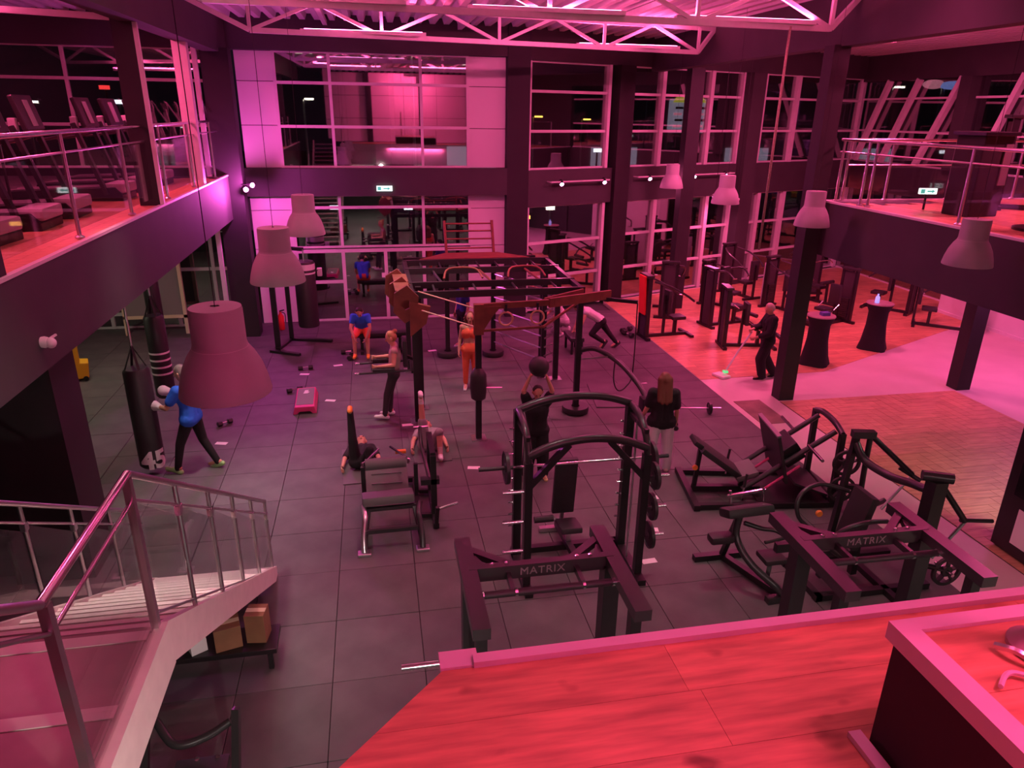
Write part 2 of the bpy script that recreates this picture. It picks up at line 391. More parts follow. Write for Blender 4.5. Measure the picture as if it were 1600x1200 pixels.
# ------------------------------------------------------------------ walls, columns, beams, roof
def S_box(name, a, b, m='darkwall'): return struct(MB().span(a, b).build(name, m))
S_box('wall_left', (-10.8, -3, 0), (-10.5, 19.8, 7.4), 'blackwall')
S_box('wall_back', (-10.8, -3.3, 0), (17.8, -3, 3.9), 'blackwall')
S_box('wall_back_upper', (-10.8, -3.3, 3.9), (17.8, -3, 7.4), 'blackwall')
wb = S_box('wall_back_panelled', (-2.2, -1.5, 3.97), (5.6, -1.3, 7.3), 'rubber_joint')
for i in range(4):
    for z0, z1 in ((3.99, 5.0), (5.02, 6.1), (6.12, 7.28)): MB().span((-2.2 + i * 1.95, -1.3, z0), (-.27 + i * 1.95, -1.25, z1)).build('panel', 'whitepanel', wb)
for x in (-.1, 2.6): S_box('trim_23', (x - .14, -1.25, 3.97), (x + .14, -1.0, 7.3), 'blackwall')
S_box('wall_left_partition', (-10.5, 8.4, 0), (-4.5, 8.55, 2.95), 'blackwall')
S_box('trim_1', (-4.5, 8.2, 0), (-3.62, 8.9, 2.95), 'blackwall')                       # wide dark pier under the left mezzanine
S_box('trim_2', (-3.62, 18.35, 0), (-3.02, 18.8, 6.7), 'blackwall')                       # corner column by the spotlights
S_box('trim_3', (-3.76, 18.2, 0), (-3.66, 18.3, 6.7), 'alu')                             # white downpipe strip on that column
S_box('trim_4', (-3.66, 12.55, 3.97), (-3.36, 12.85, 6.7), 'blackwall')
S_box('trim_4', (-3.36, 12.55, 3.99), (-3.30, 12.62, 6.7), 'alu')
S_box('trim_5', (-3.7, 6.95, 3.97), (-3.36, 7.25, 6.7), 'blackwall')
S_box('trim_6', (-3.62, 15.9, 3.97), (-3.36, 16.1, 6.7), 'alu')
S_box('trim_7', (7.93, 12.25, 0), (8.25, 12.55, 6.6), 'blackwall')
S_box('trim_8', (12.05, 12.2, 0), (12.38, 12.5, 2.98), 'blackwall')
S_box('trim_9', (8.55, 19.5, 0), (8.93, 19.85, 6.6), 'blackwall')
S_box('trim_10', (-3.55, 1.5, 6.62), (-3.2, 19.6, 7.5), 'darkwall')
S_box('trim_11', (8.05, 1.5, 6.58), (8.35, 21.2, 7.5), 'darkwall')
S_box('trim_12', (-10.5, 19.35, 6.75), (3.6, 19.75, 7.6), 'darkwall')
S_box('trim_13', (3.52, 19.3, 0), (4.1, 19.75, 7.5), 'blackwall')
S_box('trim_14', (-3.1, 19.3, 3.37), (3.52, 19.62, 4.05), 'darkwall')
S_box('trim_15', (-10.5, 19.5, 2.5), (-3.1, 19.7, 4.05), 'blackwall')
AF = R(20.7); UF = Vector((math.cos(AF), math.sin(AF), 0)); NF = Vector((-math.sin(AF), math.cos(AF), 0)); P0 = Vector((3.6, 19.6, 0))
def fx(X): return (X - 3.6) / UF.x
def fbox(mb, x0, x1, z0, z1, d0, d1):
    """box on the angled right facade between world X x0..x1; d = depth behind its inner face"""
    a = P0 + UF * fx(x0); b = P0 + UF * fx(x1); c = (a + b) / 2 + NF * ((d0 + d1) / 2); c.z = (z0 + z1) / 2
    return mb.box(c, ((b - a).length, abs(d1 - d0), z1 - z0), AF)
struct(fbox(MB(), 4.1, 17.6, 3.0, 3.97, -.15, .2).build('trim_16', 'darkwall'))
struct(fbox(MB(), 4.1, 17.6, 6.7, 7.6, -.15, .25).build('trim_17', 'darkwall'))
struct(fbox(MB(), 6.82, 7.32, 0, 6.7, -.3, .2).build('trim_18', 'blackwall'))
struct(fbox(MB(), 11.65, 12.2, 0, 6.7, -.45, .1).build('trim_19', 'darkwall'))
S_box('wall_right', (17.5, 12.4, 0), (17.7, 18.5, 3.9), 'darkwall')
S_box('wall_right_low', (16.5, 14.4, 0), (16.62, 18.1, 2.95), 'whitepanel')
S_box('baseboard_right', (16.46, 14.4, 0), (16.5, 18.1, .09), 'alu')
S_box('wall_right_upper', (17.4, -3, 0), (17.7, 12.4, 7.4), 'darkwall')
S_box('trim_20', (17.35, 12.4, 6.6), (17.75, 24.8, 7.5), 'darkwall')
S_box('trim_21', (17.4, 12.4, 3.0), (17.7, 24.8, 3.95), 'darkwall')
S_box('trim_22', (17.2, 19.55, 3.95), (17.65, 20.0, 6.6), 'darkwall')
# corrugated roof deck
def deck(name, x0, x1, y0, y1, z, pitch=.34, dep=.13):
    prof = []; x = x0
    while x < x1:
        prof += [(x, z), (x + pitch * .38, z), (x + pitch * .5, z + dep), (x + pitch * .88, z + dep)]; x += pitch
    prof.append((x, z)); m = MB(); vs = [(a, y, b) for y in (y0, y1) for a, b in prof] + [(prof[0][0], y0, z + .3), (prof[-1][0], y0, z + .3), (prof[0][0], y1, z + .3), (prof[-1][0], y1, z + .3)]
    k = len(prof); fs = [(i, i + 1, k + i + 1, k + i) for i in range(k - 1)] + [(2 * k, 2 * k + 2, 2 * k + 3, 2 * k + 1)]
    m.add(vs, fs); return struct(m.build(name, 'deck'))
deck('ceiling', -11, 18, -3.5, 26, 7.42)
# trusses
def truss(label, a, b, nb, zt, ends):
    a = Vector(a); b = Vector(b); t = thing('roof_truss', label, 'truss', a)
    d = (b - a); up = Vector((0, 0, zt - a.z))
    MB().bar(a, b, .09, .09).build('bottom_chord', 'trusswhite', t, world=True)
    A = Vector(ends[0]); B = Vector(ends[1])
    MB().bar(A + Vector((0, 0, zt - A.z)), B + Vector((0, 0, zt - B.z)), .1, .1).build('top_chord', 'trusswhite', t, world=True)
    MB().bar(a, A, .08, .08).build('end_diagonal', 'trusswhite', t, world=True)
    MB().bar(b, B, .08, .08).build('end_diagonal', 'trusswhite', t, world=True)
    for i in range(nb + 1):
        p = a + d * (i / nb)
        MB().bar(p, p + up, .06, .06).build('web_post', 'trusswhite', t, world=True)
        if i < nb:
            m = a + d * ((i + .5) / nb) + up; q = a + d * ((i + 1) / nb)
            MB().bar(p, m, .06, .06).build('web_diagonal', 'trusswhite', t, world=True)
            MB().bar(q, m, .06, .06).build('web_diagonal', 'trusswhite', t, world=True)
    return t
truss('pale lattice truss spanning the hall, farther one in front of the far windows', (-2.08, 15.3, 6.8), (7.61, 17.16, 6.8), 4, 7.32, ((-3.2, 15.1, 7.32), (8.05, 17.3, 7.32)))
truss('pale lattice truss across the hall nearest to the camera', (-2.1, 11.3, 6.8), (7.56, 11.88, 6.8), 4, 7.32, ((-3.2, 11.2, 7.32), (8.05, 11.9, 7.32)))
truss('short pale lattice truss above the left cardio mezzanine', (-9.6, 11.6, 6.8), (-4.0, 13.9, 6.8), 3, 7.32, ((-10.5, 11.3, 7.32), (-3.55, 14.0, 7.32)))
for i, (x, l) in enumerate(((-.9, 'white purlin under the roof deck nearest the left beam'), (2.3, 'white purlin under the roof deck at the middle of the hall'), (5.4, 'white purlin under the roof deck nearest the right beam'))):
    tag(MB().bar((x, 4, 7.36), (x, 19.3, 7.36), .1, .1).build('purlin', 'trusswhite'), l, 'beam', 'purlins under the roof deck')
# ------------------------------------------------------------------ far facade
def frame_bars(parent, bars, m='alu'):
    for a, b in bars: MB().span(a, b).build('mullion', m, parent)
YF = 19.6
def panel_column(name, x0, x1, zs):
    o = struct(MB().span((x0, YF + .06, zs[0]), (x1, YF + .12, zs[-1])).build(name, 'rubber_joint'))
    for a, b in zip(zs[:-1], zs[1:]): MB().span((x0 + .01, YF - .02, a + .008), (x1 - .01, YF + .06, b - .008)).build('panel', 'whitepanel', o)
panel_column('wall_far_left_upper', -3.1, -2.2, (4.05, 5.06, 6.07, 6.75)); panel_column('wall_far_left_lower', -3.1, -2.07, (0, 1.0, 2.0, 3.0, 3.37))
panel_column('wall_far_right_upper', 2.52, 3.52, (4.05, 5.03, 6.04, 6.75)); panel_column('wall_far_right_lower', 2.55, 3.52, (0, 1.0, 2.0, 3.0, 3.37))
def grid_window(name, xs, zs, w=.07, thick=None):
    o = struct(MB().span((xs[0], YF - .03, zs[0]), (xs[-1], YF + .05, zs[0] + .05)).build(name, 'alu'))
    for x in xs: MB().span((x - w / 2, YF - .04, zs[0]), (x + w / 2, YF + .05, zs[-1])).build('mullion', 'alu', o)
    for z in zs[1:]:
        h = w if not thick or abs(z - thick) > .01 else .16
        MB().span((xs[0], YF - .035, z - h / 2), (xs[-1], YF + .045, z + h / 2)).build('transom', 'alu', o)
    for x0, x1 in zip(xs[:-1], xs[1:]):
        for z0, z1 in zip(zs[:-1], zs[1:]):
            t = random.uniform(-.004, .004)
            g = MB().box(((x0 + x1) / 2, YF + .01, (z0 + z1) / 2), (x1 - x0 - w, .012, z1 - z0 - w), t, random.uniform(-.004, .004)).build('pane', 'window_glass', o)
    return o
grid_window('window_1', [-2.2, -.9, 1.33, 2.52], [4.05, 5.04, 6.05, 6.75])
grid_window('window_2', [-2.07, -.87, 1.30, 2.55], [2.0, 3.05, 3.37], thick=2.0)
d1 = grid_window('door_1', [-2.07, -.87, .25, 1.28, 2.55], [0, 1.92], w=.09)
MB().span((-2.07, YF - .05, 1.05), (-.87, YF + .05, 1.12)).build('push_rail', 'alu', d1)
MB().span((.12, YF - .05, 1.18), (.24, YF - .03, 1.30)).build('notice', 'white', d1); MB().span((.33, YF - .05, 1.08), (.56, YF - .03, 1.32)).build('notice', 'white', d1)
grid_window('window_12', [-10.4, -8.6, -6.85, -5.2, -3.66], [4.05, 5.04, 6.05, 6.75])
grid_window('window_3', [-10.4, -8.6, -6.85, -5.2, -4.2, -3.66], [0, .38, 1.52, 2.5], w=.08)
# angled right facade
def facade_window(name, xs, zs, w=.09):
    o = struct(fbox(MB(), xs[0], xs[-1], zs[0], zs[0] + .05, -.03, .05).build(name, 'alu'))
    for x in xs: fbox(MB(), x - w / 2, x + w / 2, zs[0], zs[-1], -.12, .05).build('mullion', 'alu', o)
    for z in zs[1:]: fbox(MB(), xs[0], xs[-1], z - .035, z + .035, -.06, .045).build('transom', 'alu', o)
    for x0, x1 in zip(xs[:-1], xs[1:]):
        for z0, z1 in zip(zs[:-1], zs[1:]): fbox(MB(), x0 + .04, x1 - .04, z0 + .03, z1 - .03, .0, .012).build('pane', 'window_glass', o)
facade_window('window_4', [4.14, 6.62], [3.97, 4.97, 5.97, 6.7]); facade_window('window_5', [4.14, 6.62], [.0, .97, 1.96, 3.0])
facade_window('window_6', [7.32, 8.5, 10.35, 11.65], [3.97, 4.97, 5.97, 6.7], .13); facade_window('window_7', [7.32, 8.5, 10.6, 11.65], [0, .97, 2.0, 3.0], .13)
facade_window('window_8', [12.2, 12.55, 14.1, 15.8, 17.4], [3.97, 4.97, 5.97, 6.7], .15); facade_window('window_9', [12.2, 12.9, 14.1, 15.8, 17.4], [0, .97, 2.0, 3.0], .15)
# right upper side wall: dark glazing with raking struts
o = struct(MB().span((17.5, 12.5, 3.95), (17.6, 24.7, 4.0)).build('window_10', 'alu'))
for z in (5.0, 6.03): MB().span((17.46, 12.5, z - .03), (17.56, 24.7, z + .03)).build('transom', 'alu', o)
for y0, y1 in ((12.5, 16.2), (16.2, 20), (20, 24.6)):
    for z0, z1 in ((4, 4.97), (5.03, 6.0), (6.06, 6.6)): MB().span((17.52, y0 + .03, z0), (17.535, y1 - .03, z1)).build('pane', 'window_glass', o)
for (ya, za, yb, zb), l in zip(((23.3, 6.6, 25.0, 4.0), (21.9, 6.6, 23.1, 4.0), (20.1, 6.6, 21.4, 4.0), (17.9, 6.6, 18.9, 4.0)), ('farthest', 'second', 'third', 'nearest')):
    tag(MB().bar((17.38, ya, za), (17.38, min(yb, 24.5), zb), .16, .16).build('raking_strut', 'trusswhite'), l + ' of the four slanted pale struts by the right upper windows', 'strut', 'slanted struts on the right')
for z0, z1 in ((0, 2.98),):
    o = struct(MB().span((17.5, 18.5, 0), (17.6, 24.7, .05)).build('window_11', 'alu'))
    MB().span((17.52, 18.5, .05), (17.535, 24.7, 2.98)).build('pane', 'window_glass', o)
# ------------------------------------------------------------------ balustrades
def balustrade(label, A, B, zf, top, mids, posts, n_panel):
    A = Vector(A); B = Vector(B); t = thing('balustrade', label, 'railing', A)
    d = B - A; nrm = Vector((-d.y, d.x, 0)).normalized()
    MB().tube([A + Vector((0, 0, top - zf)), B + Vector((0, 0, top - zf))], .026, 10).build('handrail', 'chrome', t, smooth=True, world=True)
    for m in mids: MB().tube([A + Vector((0, 0, m - zf)), B + Vector((0, 0, m - zf))], .014, 8).build('rail', 'brushed', t, smooth=True, world=True)
    for s in posts:
        p = A + d * s
        q = MB().cyl(p, p + Vector((0, 0, top - zf)), .024, 10).build('post', 'brushed', t, smooth=True, world=True)
        MB().lathe([(.055, 0), (.055, .012), (.03, .03)], tuple(p), 12).build('base_flange', 'brushed', q)
        q.children[0].data.transform(q.children[0].matrix_basis.inverted() @ Matrix.Translation(-Vector(t.location)))
    for s0, s1 in zip(posts[:-1], posts[1:]):
        a = A + d * s0 + d.normalized() * .07; b = A + d * s1 - d.normalized() * .07; c = (a + b) / 2
        for z0, z1 in ((zf + .1, (mids[0] if mids else top) - .03),):
            MB().bar((a.x, a.y, (z0 + z1) / 2), (b.x, b.y, (z0 + z1) / 2), .012, z1 - z0).build('glass_panel', 'rail_glass', t, world=True)
    return t
balustrade('glass balustrade along the left cardio mezzanine', (-3.45, 5.3, 3.985), (-3.45, 18.3, 3.985), 3.985, 5.17, [4.95], [i / 6.5 for i in (0, .99, 2.02, 3.04, 4.05, 5.06, 6.1)], 6)
balustrade('glass balustrade with twin rails along the right mezzanine edge', (8.42, 4.0, 3.985), (8.42, 12.3, 3.985), 3.985, 5.06, [4.85], [0, .14, .385, .63, .88, .905, .99], 6)
balustrade('tube railing along the far edge of the right mezzanine', (8.6, 12.3, 3.985), (16.0, 12.3, 3.985), 3.985, 5.06, [4.62], [0, .12, .3, .5, .75, 1], 5)
# ------------------------------------------------------------------ stairs in the lower left
st = thing('staircase', 'steel staircase with glass balustrade descending from the landing at the left', 'staircase', (-2.1, 7.8, 0))
XR, XL, YT, YB, ZT = -1.46, -2.85, 3.94, 7.8, 2.4
def wprism(poly, a, b): return MB().prism(poly, a, b, 'x')
for x, nm in ((XR, 'stringer'), (XL, 'stringer')):
    wprism([(YT, ZT + .05), (YT, ZT - .27), (YB - .05, 0), (YB + .1, 0), (YB + .1, .12)], x - .03, x + .03).build(nm, 'stringer', st, world=True)
NT = 14
for i in range(NT):
    y0 = YT + (YB - YT) * i / NT; z = ZT - ZT * (i + 1) / (NT + 1)
    tr = MB().span((XL + .03, y0, z - .04), (XR - .03, y0 + .29, z)).build('tread', 'vinyl', st, world=True)
    o = MB().span((XL + .03, y0 + .255, z - .001), (XR - .03, y0 + .295, z + .006)); o.v = [tuple(Vector(v) - st.location) for v in o.v]; o.build('nosing', 'stringer', tr)
MB().span((XL, 2.60, ZT - .12), (XR, YT, ZT - .01)).build('landing_frame', 'stringer', st, world=True)
MB().span((XL + .06, 2.66, ZT - .01), (XR - .06, YT - .06, ZT)).build('landing_floor', 'vinyl', st, world=True)
for y in (2.62, 3.25, YT - .08): MB().span((XL + .05, y, ZT - .008), (XR - .05, y + .09, ZT + .006)).build('nosing_strip', 'stringer', st, world=True)
MB().span((XR - .01, 2.6, ZT - .27), (XR + .06, YT + .02, ZT + .05)).build('landing_edge_beam', 'stringer', st, world=True)
# upper flight back up towards the camera
for i in range(8):
    y1 = 2.62 - .27 * i; z = ZT + (3.97 - ZT) * (i + 1) / 9
    MB().span((XL + .03, y1 - .29, z - .04), (XR - .03, y1, z)).build('tread', 'vinyl', st, world=True)
for x in (XR, XL): wprism([(2.62, ZT + .05), (2.62, ZT - .27), (.42, 3.67), (.42, 3.97)], x - .03, x + .03).build('stringer', 'stringer', st, world=True)
def slope_z(y): return ZT - ZT * (y - YT) / (YB - YT)
hr = [(XR, YT, 3.5), (XR, 2.77, 3.5)]
MB().tube([(XR, 2.77, 3.5), (XR, YT, 3.5)], .024, 12).build('handrail', 'chrome', st, smooth=True, world=True)
MB().tube([(XR, YT, 3.5), (XR, YB, 1.1)], .022, 12).build('handrail', 'brushed', st, smooth=True, world=True)
MB().tube([(XR, 2.77, 3.5), (XR, .5, 5.05)], .022, 12).build('handrail', 'brushed', st, smooth=True, world=True)
MB().tube([(XR, 2.80, 3.33), (XR, YT, 3.33)], .012, 10).build('rail', 'chrome', st, smooth=True, world=True)
MB().tube([(XR, YT, 3.33), (XR, YB, .93)], .012, 8).build('rail', 'brushed', st, smooth=True, world=True)
MB().tube([(XR, 2.80, 3.33), (XR, .5, 4.88)], .012, 8).build('rail', 'brushed', st, smooth=True, world=True)
MB().tube([(XR, YT + .05, ZT + .10), (XR, YB, .14)], .010, 8).build('rail', 'brushed', st, smooth=True, world=True)
MB().tube([(XL, YT, 3.5), (XL, YB, 1.1)], .022, 12).build('handrail', 'brushed', st, smooth=True, world=True)
MB().tube([(XL, YT, 3.33), (XL, YB, .93)], .012, 8).build('rail', 'brushed', st, smooth=True, world=True)
for y in (2.80, YT - .02):
    MB().bar((XR, y, ZT - .2), (XR, y, 3.48), .045, .045).build('post', 'brushed', st, world=True)
for k in range(1, 6):
    y = YT + (YB - YT) * (k / 5 if k < 5 else .995)
    for x in (XR, XL):
        MB().cyl((x, y, slope_z(y) + .02), (x, y, slope_z(y) + 1.1), .018, 10).build('post', 'brushed', st, smooth=True, world=True)
        MB().span((x - .02, y - .03, slope_z(y) + .86), (x + .02, y + .03, slope_z(y) + .93)).build('clamp', 'chrome', st, world=True)
ys = [YT + .04] + [YT + (YB - YT) * k / 5 for k in range(1, 6)]
for a, b in zip(ys[:-1], ys[1:]):
    wprism([(a + .05, slope_z(a) + .18), (b - .05, slope_z(b) + .18), (b - .05, slope_z(b) + .88), (a + .05, slope_z(a) + .88)], XR - .006, XR + .006).build('glass_panel', 'rail_glass', st, world=True)
    wprism([(a + .05, slope_z(a) + .18), (b - .05, slope_z(b) + .18), (b - .05, slope_z(b) + .88), (a + .05, slope_z(a) + .88)], XL - .006, XL + .006).build('glass_panel', 'rail_glass', st, world=True)
wprism([(2.84, ZT + .05), (YT - .08, ZT + .05), (YT - .08, 3.30), (2.84, 3.30)], XR - .006, XR + .006).build('glass_panel', 'rail_glass', st, world=True)
# ------------------------------------------------------------------ pendants
def pendant(loc, label):
    t = thing('pendant_lamp', label, 'lamp', (loc[0], loc[1], loc[2]), 0, 'bell shaped pendant lamps')
    prof = [(.30, 0), (.302, .01), (.285, .10), (.255, .20), (.215, .28), (.18, .33), (.172, .36), (.170, .58), (.165, .60), (.03, .605)]
    inner = [(.02, .595), (.16, .59), (.165, .36), (.208, .275), (.247, .195), (.277, .10), (.293, .01), (.30, 0)]
    MB().lathe(prof + inner[:0], seg=40, caps=False).build('shade', 'shade', t, smooth=True)
    MB().lathe(inner, seg=40, caps=False).build('shade_lining', 'shade_inner', t, smooth=True)
    MB().ell((0, 0, .30), (.06, .06, .07)).build('bulb', 'bulb', t, smooth='all')
    MB().cyl((0, 0, .60), (0, 0, 7.54 - loc[2]), .003, 6).build('cord', 'steel', t)
    MB().cyl((0, 0, .37), (0, 0, .60), .03, 12).build('socket', 'steel', t)
    return t
for x, y, l in ((-1.06, 4.83, 'large magenta lit bell pendant lamp nearest the camera, before the man in blue'), (-1.1, 8.26, 'bell pendant lamp second in the left row, above the dark frame'), (-1.06, 11.58, 'farthest bell pendant lamp in the left row by the corner spotlights'),
                (7.7, 8.13, 'bell pendant lamp nearest the camera in the right row, before the mezzanine fascia'), (7.61, 11.61, 'bell pendant lamp beside the tall black column of the right mezzanine'), (7.59, 14.91, 'small bell pendant lamp between the two right columns'), (7.74, 18.3, 'farthest bell pendant lamp in the right row by the windows')):
    pendant((x, y, 3.63), l)
# ------------------------------------------------------------------ magenta fixtures
for loc, p, c, d, l, sx in (
    ((-.6, 11.39, 6.90), 72, ROOF, (0, .1, 1), 'linear magenta uplight on the near truss, left end', 2.4),
    ((2.7, 11.59, 6.90), 72, ROOF, (0, .1, 1), 'linear magenta uplight on the near truss, middle', 2.4),
    ((6.0, 11.79, 6.90), 88, ROOF, (0, .1, 1), 'linear magenta uplight on the near truss, right end', 2.4),
    ((.0, 15.7, 6.90), 64, ROOF, (0, -.1, 1), 'linear magenta uplight on the far truss, left end', 2.4),
    ((5.8, 16.81, 6.90), 96, ROOF, (0, -.1, 1), 'linear magenta uplight on the far truss, right end', 2.4),
    ((9.7, 10.4, 6.95), 170, ROOF, (0, 0, 1), 'linear magenta uplight over the right mezzanine edge', 2.4),
    ((9.6, 14.6, 6.95), 150, ROOF, (0, .1, 1), 'linear magenta uplight over the machine area', 2.4),
    ((-6.6, 12.8, 6.60), 60, ROOF, (0, .1, 1), 'linear magenta uplight over the cardio mezzanine', 2.4),
    ((11.5, 9.5, 7.32), 240, PINK, (0, .2, -1), 'magenta flood under the roof above the right mezzanine', .9),
    ((13.0, 16.5, 7.32), 300, PINK, (0, .2, -1), 'magenta flood under the roof above the machine area', .9),
    ((9.8, 15.5, 7.32), 330, PINK, (0, .2, -1), 'magenta flood under the roof beside the slim column', .9),
    ((-5.2, 9.0, 7.28), 170, MAG, (-.1, 0, -1), 'magenta flood under the roof above the near cardio machines', .9),
    ((-5.0, 14.5, 7.28), 170, MAG, (-.1, 0, -1), 'magenta flood under the roof above the far cardio machines', .9),
    ((1.5, 2.6, 7.28), 30, MAG, (0, -.25, -1), 'magenta flood under the roof above the near floor', .9),
    ((2.2, .6, 7.10), 220, ROOF, (0, -1, -.6), 'added magenta flood brightening the wall mirrored in the far windows', .9),  # added to brighten the wall's reflection in the far windows
    ((-1.4, 8.0, 7.28), 60, ROOF, (0, .1, -1), 'added magenta flood under the roof tinting the left row of pendants', .9),  # added so the left pendants turn magenta from above
    ((7.0, 9.6, 7.28), 40, ROOF, (0, .1, -1), 'magenta flood under the roof above the right row of pendants', .9),
    ((2.2, 1.70, 3.80), 30, ROOF, (0, -.35, -1), 'added unseen magenta strip brightening the front of the near upper floor', 3.0),  # added out of view, lights the slab front for the window reflections
    ((4.0, 13.0, 7.28), 260, PINK, (0, .5, -1), 'magenta flood under the roof over the training rig', .9),
    ((12.6, 11.4, 2.93), 36, (1, .11, .55), (0, .1, -1), 'magenta light strip under the right mezzanine by the pillar', .9),
    ((14.6, 12.0, 2.93), 55, (1, .11, .55), (0, .1, -1), 'magenta light strip under the right mezzanine near the side wall', .9),
    ((11.0, 21.6, 2.96), 60, PINK, (-.2, -.5, -1), 'magenta light strip on the window band above the machines', .9)):
    led_fixture(loc, p, c, d, l, sx)
def panel_light(loc, power, d, label, col=WARM, sx=1.2, sy=.6, spread=None):
    t = thing('panel_light', label, 'light', loc)
    MB().box((0, 0, .025), (sx, sy, .05)).build('frame', 'white', t); MB().box((0, 0, -.003), (sx * .94, sy * .9, .006)).build('diffuser', 'diffuser', t)
    lamp('panel_lamp', 'AREA', (loc[0], loc[1], loc[2] - .012), power, col, d, sx * .9, parent=t, sizey=sy * .85, spread=spread)
for x, l, p in ((-.6, 'left', 60), (2.6, 'middle', 45), (5.8, 'right', 60)): panel_light((x, .9, 2.94), p, (0, 0, -1), l + ' white panel light under the near upper floor')
for x, y, p, l in ((-2.2, 6.5, 20, 'over the stairs foot'), (-2.2, 10.0, 22, 'over the boxing corner'), (.7, 13.2, 24, 'over the dip station'), (1.1, 7.6, 8, 'over the hip thrust machine'), (4.3, 7.2, 7, 'over the curl bench'), (4.9, 9.8, 8, 'over the leg press')): panel_light((x, y, 7.30), p, (0, 0, -1), 'added narrow white fill panel under the roof ' + l, spread=40 if x < 0 else 52, sx=.6, sy=.6)  # added neutral fill for the floor, kept narrow to miss the pendants
panel_light((9.0, 6.0, 2.93), 92, (0, 0, -1), 'white panel light under the right mezzanine beside the wooden floor')
def spotlight(loc, towards, label, power, col=VIO, em='led_mag', br=(0, .18, .02)):
    t = thing('spotlight', label, 'light', loc); d = Vector(towards).normalized(); q = aim(d)
    b = MB().lathe([(.05, -.16), (.055, -.15), (.06, 0), (.065, .01)], seg=16); b.v = [tuple(q @ Vector(v)) for v in b.v]; b.build('housing', 'steel', t, smooth=True)
    b = MB().lathe([(.052, .0), (.052, .014)], seg=16); b.v = [tuple(q @ Vector(v)) for v in b.v]; b.build('lens', em, t)
    MB().bar((0, 0, 0), br, .03, .02).build('bracket', 'steel', t)
    lamp('spot_lamp', 'SPOT', tuple(Vector(loc) + d * .04), power, col, d, .05, 150, .7, parent=t)
spotlight((-2.93, 18.15, 3.66), (.25, -1, -.15), 'lower of two glaring violet spotlights on the corner column', 150, br=(-.12, .21, 0))
spotlight((-2.78, 18.15, 3.76), (.6, -.8, -.1), 'upper of two glaring violet spotlights on the corner column', 150, br=(-.27, .21, 0))
lamp('corner_fill', 'POINT', (-2.84, 17.95, 3.72), 180, VIO, size=.06)  # added light without a fitting, brightens the panels by the corner column
# track lights on the band of the angled facade
def track(x0, x1, heads, z, label, labs):
    a = P0 + UF * fx(x0) - NF * .35; b = P0 + UF * fx(x1) - NF * .35
    t = thing('light_track', label, 'light track', (a.x, a.y, z))
    MB().bar((a.x, a.y, z), (b.x, b.y, z), .04, .04).build('rail', 'alu', t, world=True)
    for p in (a, b): MB().bar((p.x, p.y, z), (p.x + NF.x * .2, p.y + NF.y * .2, z), .03, .03).build('bracket', 'alu', t, world=True)
    for x, l in zip(heads, labs):
        p = P0 + UF * fx(x) - NF * .40; spotlight((p.x, p.y, z - .06), (0, -.85, -.5), l, 75, PINK)
track(4.7, 6.6, (5.0, 6.4), 3.66, 'pale light track on the window band left of the brown column', ('left track spotlight on the band beside the rig', 'right track spotlight on the band beside the column'))
track(7.6, 11.4, (8.0, 9.7, 11.0), 3.70, 'pale light track on the window band between the columns', ('track spotlight shining just right of the facade column', 'middle track spotlight above the weight machines', 'right track spotlight beside the wide column'))
# ------------------------------------------------------------------ exit signs, dome camera
def exit_sign(loc, label, rz=0, s=1):
    t = thing('exit_sign', label, 'exit sign', loc, rz)
    MB().box((0, 0, 0), (.40 * s, .05, .13 * s)).build('case', 'exitlight', t, .008)
    MB().box((-.13 * s, -.028, 0), (.09 * s, .006, .09 * s)).build('pictogram', 'exitgreen', t)
    MB().prism([(-.03 * s, .015 * s), (.08 * s, .015 * s), (.08 * s, .04 * s), (.15 * s, 0), (.08 * s, -.04 * s), (.08 * s, -.015 * s), (-.03 * s, -.015 * s)], -.031, -.025, 'y').build('arrow', 'exitgreen', t)
exit_sign((.30, 19.26, 3.56), 'white emergency exit sign on the dark band above the sliding door')
exit_sign((-6.3, 11.2, 4.77), 'glowing exit sign among the cardio machines on the left mezzanine', R(20), .9)
exit_sign((9.30, 11.0, 4.28), 'oval glowing sign beside the black machine on the right mezzanine', R(-10), .75)
for o_ in list(COL.objects):
    if o_.parent is None and o_.name.startswith('exit_sign') and o_.location.z > 4 and o_.name != 'exit_sign':
        MB().cyl((0, .03, 3.97 - o_.location.z), (0, .03, 0), .02, 8).build('stand', 'steel', o_)
dc = thing('security_camera', 'small pale security camera on the dark mezzanine fascia at the left', 'camera', (-3.33, 7.54, 3.24))
MB().lathe([(.055, 0), (.06, .03), (.05, .06)], seg=18, axis='x').build('mount', 'white', dc, smooth=True)
MB().ell((.085, 0, -.01), (.05, .055, .055)).build('dome', 'white', dc, smooth='all')
MB().bar((.06, 0, .02), (.11, .09, .05), .02, .02).build('arm', 'white', dc)
# ------------------------------------------------------------------ outside
gr = struct(MB().span((-60, 19.9, -.4), (80, 110, -.1)).build('ground_outside', 'asphalt'))
tag(MB().span((-30, 21.5, -.1), (60, 28, -.04)).build('lawn_strip', 'grassout'), 'dim grass strip beyond the car park outside', 'lawn')
def street(loc, h, m, label, n=1):
    t = thing('street_lamp', label, 'street lamp', (loc[0], loc[1], -.1))
    MB().tube([(0, 0, 0), (0, 0, h)], [.09, .05], 8).build('pole', 'brushed', t)
    for s in ((-.55, .55) if n == 2 else (.3,)):
        a = MB().bar((0, 0, h), (s, -.1, h + .05), .06, .05).build('arm', 'brushed', t); MB().box((s, -.15, h + .02), (.42, .25, .08)).build('lantern', m, t)
street((2.07, 36), 7.9, 'streetlight', 'tall white street lamp seen through the upper far window', 2)
street((-3.2, 40), 6.0, 'streetlight', 'street lamp glowing low in the left upper window', 1)
street((9.1, 42), 5.3, 'amberlight', 'amber street lamp beyond the upper window right of the dark column', 1)
street((13.1, 46), 5.15, 'amberlight', 'faint amber street lamp farther off to the right', 1)
